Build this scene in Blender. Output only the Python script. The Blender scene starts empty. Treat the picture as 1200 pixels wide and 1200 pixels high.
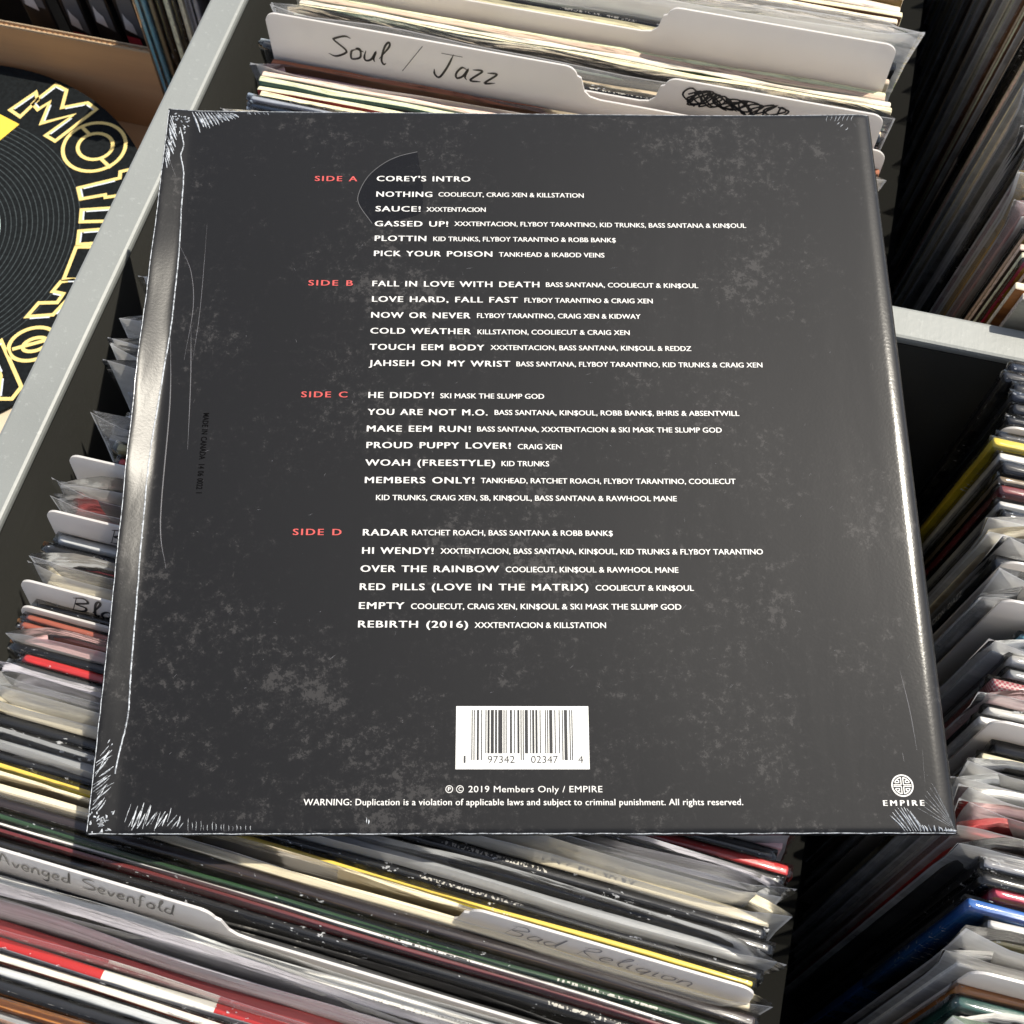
import bpy, math, random
from mathutils import Vector, Matrix
R_ = math.radians
C = bpy.context.scene.collection
scene = bpy.context.scene
random.seed(7)

# ------------------------------------------------------------------ camera, light, exposure
CAMZ = 0.796                      # eye height above the floor of the record bins
cam = bpy.data.cameras.new("camera")
cam_o = bpy.data.objects.new("camera", cam); C.objects.link(cam_o)
mx = Matrix(((0.97080335, -0.21437685, 0.10762631),
             (0.23979081, 0.87930162, -0.41149609),
             (-0.00642075, 0.42528958, 0.90503455))).to_4x4()
mx.translation = (0, 0, CAMZ)
cam_o.matrix_world = mx
cam.sensor_width = 36; cam.lens = 42.48
cam.clip_start = 0.01; cam.clip_end = 300
cam.dof.use_dof = True; cam.dof.focus_distance = 0.485; cam.dof.aperture_fstop = 30
scene.camera = cam_o

SUN = Vector((0.369, 0.341, 0.866)).normalized()
world = bpy.data.worlds.new("World"); scene.world = world; world.use_nodes = True
wn = world.node_tree; bg = wn.nodes['Background']
sky = wn.nodes.new('ShaderNodeTexSky'); sky.sky_type = 'NISHITA'; sky.sun_disc = False
sky.sun_elevation = math.asin(SUN.z); sky.sun_rotation = math.atan2(SUN.x, SUN.y)
hs = wn.nodes.new('ShaderNodeHueSaturation'); hs.inputs['Saturation'].default_value = .60
wn.links.new(sky.outputs[0], hs.inputs['Color']); wn.links.new(hs.outputs[0], bg.inputs[0]); bg.inputs[1].default_value = 0.15
sky.dust_density = 0.9; sky.ozone_density = 0.3; sky.air_density = 0.55
sl = bpy.data.lights.new("sun", 'SUN'); sl.energy = 4.0; sl.angle = R_(0.53); sl.color = (1, 0.93, 0.80)
so = bpy.data.objects.new("sun", sl); C.objects.link(so)
so.rotation_euler = SUN.to_track_quat('Z', 'Y').to_euler()
scene.view_settings.view_transform = 'Standard'; scene.view_settings.look = 'None'
scene.view_settings.exposure = 0.55; scene.view_settings.gamma = 1
scene.render.engine = 'CYCLES'
scene.cycles.transparent_max_bounces = 40
scene.cycles.max_bounces = 10
scene.render.resolution_x = 1024; scene.render.resolution_y = 1024

# ------------------------------------------------------------------ helpers
def nodes(name):
    m = bpy.data.materials.new(name); m.use_nodes = True
    t = m.node_tree; return m, t, t.nodes['Principled BSDF']
def N(t, kind, **kw):
    n = t.nodes.new(kind)
    for k, v in kw.items():
        if hasattr(n, k): setattr(n, k, v)
        else: n.inputs[k].default_value = v
    return n
def noise(t, scale, detail=4, rough=.6, vec=None, dist=0):
    n = N(t, 'ShaderNodeTexNoise'); n.inputs['Scale'].default_value = scale
    n.inputs['Detail'].default_value = detail; n.inputs['Roughness'].default_value = rough
    n.inputs['Distortion'].default_value = dist
    if vec is not None: t.links.new(vec, n.inputs['Vector'])
    return n
def ramp(t, fac, stops):
    r = N(t, 'ShaderNodeValToRGB'); e = r.color_ramp.elements
    while len(e) < len(stops): e.new(0.5)
    for i, (p, c) in enumerate(stops):
        e[i].position = p; e[i].color = (c[0], c[1], c[2], 1) if len(c) == 3 else c
    t.links.new(fac, r.inputs[0]); return r
def coords(t, scale=(1,1,1), rnd=True):
    tc = N(t, 'ShaderNodeTexCoord'); mp = N(t, 'ShaderNodeMapping'); mp.inputs['Scale'].default_value = scale
    t.links.new(tc.outputs['Object'], mp.inputs['Vector'])
    if rnd:
        oi = N(t, 'ShaderNodeObjectInfo'); ml = N(t, 'ShaderNodeMath', operation='MULTIPLY'); ml.inputs[1].default_value = 37
        t.links.new(oi.outputs['Random'], ml.inputs[0]); cb = N(t, 'ShaderNodeCombineXYZ')
        for i in range(3): t.links.new(ml.outputs[0], cb.inputs[i])
        t.links.new(cb.outputs[0], mp.inputs['Location'])
    return mp.outputs[0]
def bump(t, b, h, strength=.3, dist=.001, inp='Normal'):
    n = N(t, 'ShaderNodeBump'); n.inputs['Strength'].default_value = strength; n.inputs['Distance'].default_value = dist
    t.links.new(h, n.inputs['Height']); t.links.new(n.outputs[0], b.inputs[inp]); return n
def plain(name, col, rough=.5, coat=0, var=.12, scale=60):
    m, t, b = nodes(name); v = coords(t, rnd=False); n = noise(t, scale, 5, .6, v)
    lo = tuple(c*(1-var) for c in col); hi = tuple(min(1, c*(1+var)) for c in col)
    r = ramp(t, n.outputs[0], [(.3, lo), (.7, hi)]); t.links.new(r.outputs[0], b.inputs['Base Color'])
    b.inputs['Roughness'].default_value = rough; b.inputs['Coat Weight'].default_value = coat
    bump(t, b, n.outputs[0], .15, .0005)
    return m
_pc = {}
def jacket_face(c1, c2, gloss):
    """printed board: two inks in soft-edged areas along the sleeve"""
    k = ('f', c1, c2, gloss)
    if k in _pc: return _pc[k]
    m, t, b = nodes('printed_board')
    v = coords(t, (10, 10, 26)); n = noise(t, 1.6, 6, .62, v, .6)
    r = ramp(t, n.outputs[0], [(.44, c1), (.60, c2)])
    v2 = coords(t, (160, 160, 500)); n2 = noise(t, 1.2, 4, .7, v2)
    mx_ = N(t, 'ShaderNodeMix', data_type='RGBA', blend_type='MULTIPLY'); mx_.inputs[0].default_value = .35
    t.links.new(r.outputs[0], mx_.inputs[6]); t.links.new(n2.outputs[0], mx_.inputs[7]); t.links.new(mx_.outputs[2], b.inputs['Base Color'])
    b.inputs['Roughness'].default_value = .22 if gloss else .5
    b.inputs['Coat Weight'].default_value = .5 if gloss else .1; b.inputs['Coat Roughness'].default_value = .12
    v3 = coords(t, (9, 9, 30)); n3 = noise(t, 2, 2, .5, v3); bump(t, b, n3.outputs[0], .25, .004)
    _pc[k] = m; return m
def jacket_edge(col, rough_paper):
    """spine or worn board edge"""
    k = ('e', col, rough_paper)
    if k in _pc: return _pc[k]
    m, t, b = nodes('board_edge')
    v = coords(t, (70, 900, 300)); n = noise(t, 1, 5, .65, v, .3)
    if rough_paper:
        d = tuple(c*.45 for c in col); r = ramp(t, n.outputs[0], [(.36, d), (.47, col), (.62, tuple(min(1, c*1.12) for c in col))])
        b.inputs['Roughness'].default_value = .8
    else:
        r = ramp(t, n.outputs[0], [(.25, tuple(c*.7 for c in col)), (.6, col), (.80, tuple(min(1, c*1.25+.015) for c in col))])
        b.inputs['Roughness'].default_value = .32; b.inputs['Coat Weight'].default_value = .25; b.inputs['Coat Roughness'].default_value = .12
    out = r.outputs[0]
    if not rough_paper:
        tc = N(t, 'ShaderNodeTexCoord'); sg = N(t, 'ShaderNodeSeparateXYZ'); t.links.new(tc.outputs['Generated'], sg.inputs[0]); so_ = N(t, 'ShaderNodeSeparateXYZ'); t.links.new(tc.outputs['Object'], so_.inputs[0])
        def M(op, a, b_=None):
            m_ = N(t, 'ShaderNodeMath', operation=op)
            for i_, q_ in enumerate((a, b_)):
                if q_ is None: continue
                if isinstance(q_, (int, float)): m_.inputs[i_].default_value = q_
                else: t.links.new(q_, m_.inputs[i_])
            return m_.outputs[0]
        off = M('ABSOLUTE', M('SUBTRACT', sg.outputs[1], .5))
        vw = coords(t, (240, 900, 240)); nw = noise(t, 1, 4, .75, vw)
        worn = M('MULTIPLY', M('GREATER_THAN', off, .36), M('GREATER_THAN', nw.outputs[0], .57))
        oi = N(t, 'ShaderNodeObjectInfo'); cx_ = M('MULTIPLY', M('SUBTRACT', oi.outputs['Random'], .5), .22)
        near = M('MULTIPLY', M('LESS_THAN', M('ABSOLUTE', M('SUBTRACT', so_.outputs[0], cx_)), .020), M('GREATER_THAN', oi.outputs['Random'], .45))
        vt = coords(t, (1150, 700, 1150)); nt = noise(t, 1, 1, .3, vt)
        txt = M('MULTIPLY', M('MULTIPLY', near, M('LESS_THAN', off, .16)), M('GREATER_THAN', nt.outputs[0], .53))
        lum = sum(col)/3
        tcol = (.03, .03, .03) if lum > .3 else (.55, .53, .48)
        k1 = N(t, 'ShaderNodeMix', data_type='RGBA'); t.links.new(txt, k1.inputs[0]); t.links.new(out, k1.inputs[6]); k1.inputs[7].default_value = (*tcol, 1)
        k2 = N(t, 'ShaderNodeMix', data_type='RGBA'); t.links.new(M('MULTIPLY', worn, .6), k2.inputs[0]); t.links.new(k1.outputs[2], k2.inputs[6]); k2.inputs[7].default_value = (.5, .49, .46, 1)
        out = k2.outputs[2]
    t.links.new(out, b.inputs['Base Color'])
    bump(t, b, n.outputs[0], .5 if rough_paper else .3, .0006)
    _pc[k] = m; return m
def film(name, alpha, rough, tint, cloud=.25, glint_specks=0):
    """clear polythene: thin, glossy, with milky streaks"""
    m, t, b = nodes(name)
    b.inputs['Base Color'].default_value = (*tint, 1)
    b.inputs['Roughness'].default_value = rough; b.inputs['IOR'].default_value = 1.5
    v = coords(t, (3.5, 30, 24)); n = noise(t, 2, 4, .55, v, .5)
    mr = N(t, 'ShaderNodeMapRange'); mr.inputs['From Min'].default_value = .35; mr.inputs['From Max'].default_value = .72
    mr.inputs['To Min'].default_value = alpha; mr.inputs['To Max'].default_value = min(1, alpha+cloud)
    t.links.new(n.outputs[0], mr.inputs['Value'])
    sh = N(t, 'ShaderNodeBsdfGlossy'); sh.inputs['Roughness'].default_value = rough
    sh.inputs['Color'].default_value = (1, 1, 1, 1)
    df = N(t, 'ShaderNodeBsdfDiffuse'); df.inputs['Color'].default_value = (*tint, 1)
    tl = N(t, 'ShaderNodeBsdfTranslucent'); tl.inputs['Color'].default_value = (*tint, 1)
    tr = N(t, 'ShaderNodeBsdfTransparent'); tr.inputs['Color'].default_value = (.97, .97, .97, 1)
    a = N(t, 'ShaderNodeMixShader'); a.inputs[0].default_value = .5
    t.links.new(df.outputs[0], a.inputs[1]); t.links.new(tl.outputs[0], a.inputs[2])
    fac = mr.outputs[0]
    if glint_specks:  # white flecks painted into the film as shrink-wrap highlights
        v4 = coords(t, (260, 500, 420)); n4 = noise(t, 1, 3, .7, v4); v5 = coords(t, (22, 22, 22)); n5 = noise(t, 1, 2, .5, v5)
        s4 = N(t, 'ShaderNodeMath', operation='MULTIPLY_ADD'); s4.inputs[1].default_value = .35; t.links.new(n5.outputs[0], s4.inputs[0]); t.links.new(n4.outputs[0], s4.inputs[2])
        r4 = ramp(t, s4.outputs[0], [(.84, (0, 0, 0)), (.88, (.85, .85, .85))]); mxx = N(t, 'ShaderNodeMath', operation='MAXIMUM')
        t.links.new(r4.outputs[0], mxx.inputs[0]); t.links.new(fac, mxx.inputs[1]); fac = mxx.outputs[0]
    c = N(t, 'ShaderNodeMixShader'); t.links.new(fac, c.inputs[0])
    t.links.new(tr.outputs[0], c.inputs[1]); t.links.new(a.outputs[0], c.inputs[2])
    fr = N(t, 'ShaderNodeFresnel'); fr.inputs[0].default_value = 1.5
    d = N(t, 'ShaderNodeMixShader'); t.links.new(fr.outputs[0], d.inputs[0])
    t.links.new(c.outputs[0], d.inputs[1]); t.links.new(sh.outputs[0], d.inputs[2])
    v2 = coords(t, (12, 60, 70)); n2 = noise(t, 2, 3, .5, v2, .6)
    bp_ = N(t, 'ShaderNodeBump'); bp_.inputs['Strength'].default_value = .35; bp_.inputs['Distance'].default_value = .0015
    t.links.new(n2.outputs[0], bp_.inputs['Height'])
    for s in (sh, fr): t.links.new(bp_.outputs[0], s.inputs['Normal'])
    t.links.new(d.outputs[0], t.nodes['Material Output'].inputs['Surface'])
    return m

def mesh(name, V, F, mats=(), mi=None, smooth=False):
    me = bpy.data.meshes.new(name); me.from_pydata([tuple(v) for v in V], [], F); me.update()
    for m in mats: me.materials.append(m)
    if mi: me.polygons.foreach_set('material_index', mi)
    if smooth: me.polygons.foreach_set('use_smooth', [True]*len(me.polygons))
    return me
def add(name, me, parent=None, loc=None, rot=None):
    o = bpy.data.objects.new(name, me); C.objects.link(o)
    if parent: o.parent = parent
    if loc is not None: o.location = loc
    if rot is not None: o.rotation_euler = rot
    return o
def tag(o, label, cat, group=None):
    o['label'] = label; o['category'] = cat
    if group: o['group'] = group
    return o
def box_data(x0, x1, y0, y1, z0, z1, b=0):
    """box with 45 degree chamfers of size b on every edge"""
    if b <= 0:
        V = [(x, y, z) for z in (z0, z1) for y in (y0, y1) for x in (x0, x1)]
        F = [(0,2,3,1), (4,5,7,6), (0,1,5,4), (2,6,7,3), (0,4,6,2), (1,3,7,5)]
        return V, F
    import bmesh
    bm = bmesh.new(); bmesh.ops.create_cube(bm, size=1)
    for v in bm.verts:
        v.co = ((x0+x1)/2+v.co.x*(x1-x0), (y0+y1)/2+v.co.y*(y1-y0), (z0+z1)/2+v.co.z*(z1-z0))
    bmesh.ops.bevel(bm, geom=bm.edges[:], offset=b, segments=2, affect='EDGES', profile=.5)
    bm.verts.index_update()
    V = [v.co[:] for v in bm.verts]; F = [tuple(v.index for v in f.verts) for f in bm.faces]; bm.free()
    return V, F
def box(name, x0, x1, y0, y1, z0, z1, m, parent=None, b=0, loc=None, rot=None, smooth=False):
    V, F = box_data(x0, x1, y0, y1, z0, z1, b)
    return add(name, mesh(name, V, F, (m,), smooth=smooth), parent, loc, rot)
def struct(o): o['kind'] = 'structure'; return o
def smooth_path(P, n=5):
    if len(P) < 3: return [Vector(p) for p in P]
    P = [Vector(p) for p in P]; Q = [P[0]*2-P[1]]+P+[P[-1]*2-P[-2]]; out = []
    for i in range(1, len(Q)-2):
        for k in range(n):
            s = k/n; a, b, c, d = Q[i-1], Q[i], Q[i+1], Q[i+2]
            out.append(.5*((2*b)+(c-a)*s+(2*a-5*b+4*c-d)*s*s+(3*b-a-3*c+d)*s**3))
    out.append(P[-1]); return out
def ribbon(P, w, closed=False, taper=0):
    """flat 2-D strip of width w along P -> verts2d, faces"""
    P = [Vector(p) for p in P]; n = len(P); V = []; F = []
    for i, p in enumerate(P):
        a = P[(i-1) % n] if (closed or i > 0) else p; b = P[(i+1) % n] if (closed or i < n-1) else p
        d1 = (p-a); d2 = (b-p)
        if d1.length < 1e-9: d1 = d2
        if d2.length < 1e-9: d2 = d1
        d1 = d1.normalized(); d2 = d2.normalized(); t = (d1+d2)
        t = t.normalized() if t.length > 1e-6 else d1
        nrm = Vector((-t.y, t.x)); cs = max(.5, nrm.dot(Vector((-d1.y, d1.x))))
        ww = w/2/cs
        if taper and not closed: ww *= max(.25, min(1, min(i, n-1-i)/max(1, n*taper)+.3))
        V += [p+nrm*ww, p-nrm*ww]
    m = n if closed else n-1
    for i in range(m):
        j = (i+1) % n; F.append((2*i, 2*i+1, 2*j+1, 2*j))
    return V, F
class MB:
    def __init__(s): s.V = []; s.F = []
    def put(s, V, F):
        o = len(s.V); s.V += [tuple(v) for v in V]; s.F += [tuple(i+o for i in f) for f in F]
    def obj(s, name, m, parent=None, smooth=False, loc=None, rot=None):
        return add(name, mesh(name, s.V, s.F, (m,), smooth=smooth), parent, loc, rot)

# ------------------------------------------------------------------ ground and the wooden rack of bins
m_ground = plain('paving', (.20, .19, .18), .8, var=.2, scale=3)
struct(add('ground', mesh('ground', [(-60,-60,-.75), (60,-60,-.75), (60,60,-.75), (-60,60,-.75)], [(0,1,2,3)], (m_ground,))))

def painted(name, col, rough, speck):
    m, t, b = nodes(name); v = coords(t, rnd=False)
    n = noise(t, 300, 3, .7, v); n2 = noise(t, 6, 4, .6, v)
    tc = coords(t, (220, 9, 220), rnd=False); n3 = noise(t, 1, 4, .7, tc)
    r = ramp(t, n2.outputs[0], [(.28, tuple(c*.80 for c in col)), (.5, tuple(c*.93 for c in col)), (.72, tuple(c*1.04 for c in col))])
    r2 = ramp(t, n.outputs[0], [(.60, (0,0,0)), (.78, (1,1,1))]); k = N(t, 'ShaderNodeMix', data_type='RGBA')
    mm = N(t, 'ShaderNodeMath', operation='MULTIPLY'); mm.inputs[1].default_value = speck
    t.links.new(r2.outputs[0], mm.inputs[0]); t.links.new(mm.outputs[0], k.inputs[0]); t.links.new(r.outputs[0], k.inputs[6])
    k.inputs[7].default_value = (*[min(1, c*1.5) for c in col], 1); t.links.new(k.outputs[2], b.inputs['Base Color'])
    b.inputs['Roughness'].default_value = rough
    ad = N(t, 'ShaderNodeMath', operation='ADD'); t.links.new(n.outputs[0], ad.inputs[0]); t.links.new(n3.outputs[0], ad.inputs[1])
    bump(t, b, ad.outputs[0], .22, .0005)
    return m
m_rail = painted('pale_grey_paint', (.27, .285, .275), .45, .5)
m_panel = painted('dark_grey_paint', (.055, .055, .050), .7, .2)
m_panel.node_tree.nodes['Principled BSDF'].inputs['Specular IOR Level'].default_value = .08
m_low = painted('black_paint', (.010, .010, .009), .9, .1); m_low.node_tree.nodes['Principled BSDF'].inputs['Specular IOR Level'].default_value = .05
rack = add('record_rack', None, loc=(0, 0, 0))
tag(rack, 'wooden record rack with pale grey painted rails and dark panels holding the rows of records', 'record rack')
ZR = .311
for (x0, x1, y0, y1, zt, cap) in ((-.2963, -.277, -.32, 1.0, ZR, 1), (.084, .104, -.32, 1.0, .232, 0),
                                  (.0846, .50, .353, .3712, ZR, 1), (.5005, .52, -.32, 1.0, ZR, 1),
                                  (-.86, -.2968, .965, .985, ZR, 1), (-.2765, .50, 1.001, 1.02, ZR, 1), (-.2765, .50, -.341, -.3215, ZR, 1), (-.86, -.2968, -.341, -.3215, ZR, 1), (-.88, -.8605, -.32, .985, ZR, 1)):
    c = .0055 if cap else 0
    if cap: box('rail', x0, x1, y0, y1, zt-c, zt, m_rail, rack, b=.0018, smooth=False)
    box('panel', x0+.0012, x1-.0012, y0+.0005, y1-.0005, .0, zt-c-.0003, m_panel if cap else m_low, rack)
box('base_board', -.90, .53, -.35, 1.03, -.018, -.0005, painted('black_board', (.010, .010, .010), .8, .1), rack)

# ------------------------------------------------------------------ the sealed double album in front: its frame of reference
P0 = Vector((-.1703, .0400, CAMZ-.4409)); PU = Vector((.1352, .1167, CAMZ-.4484)); PV = Vector((-.2457, .3445, CAMZ-.412))
AU = (PU-P0).normalized(); AN = AU.cross((PV-P0)).normalized(); AV = AN.cross(AU)
AS = .315; ATH = .0062
def under(x, y):
    """height of the album's underside above (x, y), or None outside it"""
    # intersect the vertical through (x, y) with the plane
    z = P0.z - ((x-P0.x)*AN.x + (y-P0.y)*AN.y)/AN.z
    q = Vector((x, y, z))-P0; u = q.dot(AU); v = q.dot(AV)
    if -.004 < u < AS+.004 and -.004 < v < AS+.004: return z-(ATH+.0006)/AN.z
    return None
def limit(y, x0, x1):
    L = [under(x0+(x1-x0)*i/30, y+dy) for i in range(31) for dy in (-.008, 0, .008)]
    L = [a for a in L if a is not None]
    return min(L) if L else None

# ------------------------------------------------------------------ record jackets, sleeves and divider cards: shared meshes
JW, JH = .3135, .3135
def jacket_mesh(seed, rough):
    r = random.Random(seed); nx, nz = 16, 3; V = []; F = []; MI = []
    bow = r.uniform(-.0012, .0012); ph = r.uniform(0, 6)
    def pos(i, k, s):
        x = -JW/2+JW*i/nx; z = JH*k/nz
        y = bow*math.sin(math.pi*i/nx)+.0004*math.sin(ph+i*.9)*(k/nz)
        if rough and k == nz: z += r.uniform(-.0007, .0006); y += r.uniform(-.0002, .0002)
        return (x, y+s*.5, z)
    # unit thickness in local y for the two boards is added by a y offset of +-0.5, later scaled
    idx = {}
    for s in (-1, 1):
        for i in range(nx+1):
            for k in range(nz+1):
                idx[(i, k, s)] = len(V); V.append(pos(i, k, s))
    for i in range(nx):
        for k in range(nz):
            F.append((idx[i,k,-1], idx[i+1,k,-1], idx[i+1,k+1,-1], idx[i,k+1,-1])); MI.append(0)
            F.append((idx[i,k,1], idx[i,k+1,1], idx[i+1,k+1,1], idx[i+1,k,1])); MI.append(0)
        # top edge: a ridge line in the middle, two boards with a dip between them
        a = len(V)
        F.append((idx[i,nz,-1], idx[i+1,nz,-1], idx[i+1,nz,1], idx[i,nz,1])); MI.append(1)
        F.append((idx[i,0,1], idx[i+1,0,1], idx[i+1,0,-1], idx[i,0,-1])); MI.append(1)
    for k in range(nz):
        F.append((idx[0,k,1], idx[0,k,-1], idx[0,k+1,-1], idx[0,k+1,1])); MI.append(2)
        F.append((idx[nx,k,-1], idx[nx,k,1], idx[nx,k+1,1], idx[nx,k+1,-1])); MI.append(2)
    return V, F, MI
def scale_y(D, th, keep=True):
    """turn the unit offset into real board spacing"""
    V, F, MI = D
    out = []
    for (x, y, z) in V:
        s = 1 if y > 0 else -1
        out.append((x, (y-s*.5)+s*th/2, z))
    return out, F, MI
_jm = {}
def jacket(th, rough, rnd):
    key = (round(th*2000), rough, rnd.randrange(3))
    if key not in _jm:
        V, F, MI = scale_y(jacket_mesh(hash(key) % 9999, rough), round(th*2000)/2000)
        import bmesh
        me = mesh('jacket', V, F, (None, None, None), MI)
        bm = bmesh.new(); bm.from_mesh(me)
        ed = [e for e in bm.edges if len(e.link_faces) == 2 and e.calc_face_angle(0) > 1.0]
        bmesh.ops.bevel(bm, geom=ed, offset=min(.0009, th*.3), segments=2, affect='EDGES', profile=.5, material=-1)
        bm.to_mesh(me); bm.free()
        me.polygons.foreach_set('use_smooth', [True]*len(me.polygons))
        _jm[key] = me
    return _jm[key]
_pm = {}
def sleeve_mesh(th, rise, rnd):
    """outer plastic sleeve: two films welded at the sides, mouth open at the top, corners flaring out"""
    key = (round(th*1000), round(rise*300), rnd.randrange(5))
    if key in _pm: return _pm[key]
    r = random.Random(hash(key) % 7777); nz = 12; V = []; F = []; MI = []
    Q = [-1, -.994, -.97, -.94, -.9]+[-.85+.1*i for i in range(18)]+[.9, .94, .97, .994, 1]; nx = len(Q)-1
    W = .160; H = JH+rise
    cl, cr = r.uniform(.0005, .006), r.uniform(.0005, .006)        # how far the corners stick out
    fl, fr_ = r.uniform(-.004, .003), r.uniform(-.004, .003)        # how far they curl forward
    ph = [r.uniform(0, 6.3) for _ in range(6)]
    for s in (-1, 1):
        for k in range(nz+2):
            w = min(1, k/nz); z = -.001+(H+.001)*w**.7; up = max(0, (z-JH+.02)/(rise+.02)); lip = .0006 if k > nz else 0
            for q in Q:
                half = W+(cl if q < 0 else cr)*up**1.5
                x = q*half
                e = min(1, (1-abs(q))*9)
                y = s*(th/2+.0007)*e
                y += .0006*up*math.sin(ph[0]+q*4)+.0003*up*math.sin(ph[1]+q*11)+s*.0006*up*math.sin(ph[2]+q*7)+s*.0006*up*e
                c = max(0, (abs(q)-.84)/.16)
                y += (fl if q < 0 else fr_)*c*c*up
                zz = z+lip+up*(.0009*math.sin(ph[3]+q*4)+.0004*math.sin(ph[4]+q*11))-(.0025*c*c*c*up if (ph[5] > 3) == (q > 0) else -.002*c*up)
                V.append((x, y, zz))
        o = (0 if s < 0 else (nx+1)*(nz+2))
        for k in range(nz+1):
            for i in range(nx):
                a = o+k*(nx+1)+i; f = (a, a+1, a+nx+2, a+nx+1); F.append(f if s < 0 else f[::-1]); MI.append(1 if k == nz or i in (0, nx-1) else 0)
    me = mesh('plastic_sleeve', V, F, (None, None), MI, smooth=True); _pm[key] = me; return me
_sm = {}
def wrap_mesh(th, rnd):
    """shrink wrap: skin a little proud of the jacket, puckered along the top and standing off at the corners"""
    key = (round(th*2000), rnd.randrange(4))
    if key in _sm: return _sm[key]
    r = random.Random(hash(key) % 5555); nx = 70; V = []; F = []
    W = JW/2+.0009
    rings = []
    for (z, e) in ((JH*.55, 0), (JH-.012, 0), (JH-.004, 1), (JH+.0004, 2)):
        for s in (-1, 1):
            row = []
            for i in range(nx+1):
                q = -1+2*i/nx; cor = max(0, (abs(q)-.93)/.07)
                j = r.uniform(-1, 1)
                y = s*(th/2+.0006+(.00022*max(0, j) if e else 0)*(1 if e < 2 else .2)); zz = z+(.0004*abs(j)*(1+cor) if e == 2 else 0)
                if e == 2: y *= .9
                row.append(len(V)); V.append((q*(W+.0012*cor*(e > 0)*r.uniform(0, 1)), y, zz))
            rings.append(row)
    for a, b in ((0, 2), (2, 4), (4, 6)):
        for i in range(nx): F.append((rings[a][i], rings[a][i+1], rings[b][i+1], rings[b][i]))
    for a, b in ((1, 3), (3, 5), (5, 7)):
        for i in range(nx): F.append((rings[b][i], rings[b][i+1], rings[a][i+1], rings[a][i]))
    for i in range(nx): F.append((rings[6][i], rings[6][i+1], rings[7][i+1], rings[7][i]))
    for a, b in ((0, 2), (2, 4), (4, 6)):
        F.append((rings[a+1][0], rings[a][0], rings[b][0], rings[b+1][0])); F.append((rings[a][nx], rings[a+1][nx], rings[b+1][nx], rings[b][nx]))
    me = mesh('shrink_wrap', V, F, (None,), smooth=True); _sm[key] = me; return me
m_poly = film('clear_polythene', .15, .14, (.82, .82, .81), .26)
m_poly_milky = film('milky_polythene', .38, .20, (.84, .83, .80), .32)
m_shrink = film('shrink_film', .0, .12, (.85, .87, .9), .025, glint_specks=1)
m_lip = film('sleeve_edge_highlight', .55, .15, (.9, .9, .9), .2)  # whiter, denser strip: highlight painted along the sleeve's mouth and side edges

PAL = dict(  # face ink 1, face ink 2, spine or edge
    black=((.012, .012, .013), (.035, .034, .033), (.012, .012, .013)),
    charcoal=((.03, .03, .032), (.10, .10, .10), (.035, .035, .037)),
    grey=((.20, .205, .21), (.38, .38, .38), (.26, .27, .28)),
    silver=((.42, .44, .46), (.6, .62, .63), (.55, .57, .58)),
    white=((.70, .70, .68), (.42, .42, .44), (.80, .79, .76)),
    cream=((.60, .54, .40), (.42, .34, .22), (.80, .72, .52)),
    red=((.42, .025, .02), (.22, .012, .012), (.50, .03, .025)),
    crimson=((.45, .02, .06), (.70, .45, .05), (.50, .02, .07)),
    maroon=((.16, .022, .028), (.30, .10, .10), (.20, .025, .03)),
    brown=((.12, .05, .025), (.22, .11, .05), (.14, .06, .03)),
    rust=((.30, .075, .04), (.12, .03, .02), (.36, .10, .06)),
    orange=((.55, .20, .04), (.30, .09, .02), (.60, .24, .05)),
    yellow=((.70, .55, .03), (.50, .40, .03), (.75, .60, .04)),
    gold=((.45, .30, .08), (.25, .15, .05), (.60, .40, .12)),
    olive=((.26, .24, .10), (.16, .14, .07), (.34, .31, .15)),
    green=((.02, .06, .025), (.06, .13, .05), (.025, .07, .025)),
    teal=((.01, .07, .06), (.03, .12, .10), (.015, .08, .065)),
    mint=((.28, .46, .32), (.55, .62, .52), (.40, .55, .42)),
    navy=((.012, .02, .035), (.03, .05, .08), (.015, .022, .035)),
    blue=((.02, .11, .38), (.05, .20, .50), (.02, .13, .45)),
    sky=((.12, .38, .52), (.22, .50, .62), (.16, .45, .60)),
    pink=((.52, .30, .30), (.60, .48, .46), (.60, .38, .38)),
    lavender=((.36, .35, .40), (.50, .49, .52), (.42, .41, .46)),
    umber=((.07, .045, .03), (.16, .11, .07), (.22, .17, .11)))
PAPER = (.82, .715, .55)
CN = dict(silver='silver grey', sky='light blue', mint='pale green', umber='dark brown', rust='rust red', teal='dark green', navy='navy blue', lavender='lavender grey', gold='gold coloured')
KN = dict(r=['record in a worn cardboard jacket', 'old record in an open jacket', 'record with frayed paper edge'],
          s=['shrink-wrapped record', 'glossy sealed record'],
          p=['record in a loose clear plastic sleeve', 'record inside a cloudy plastic sleeve'])

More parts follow.
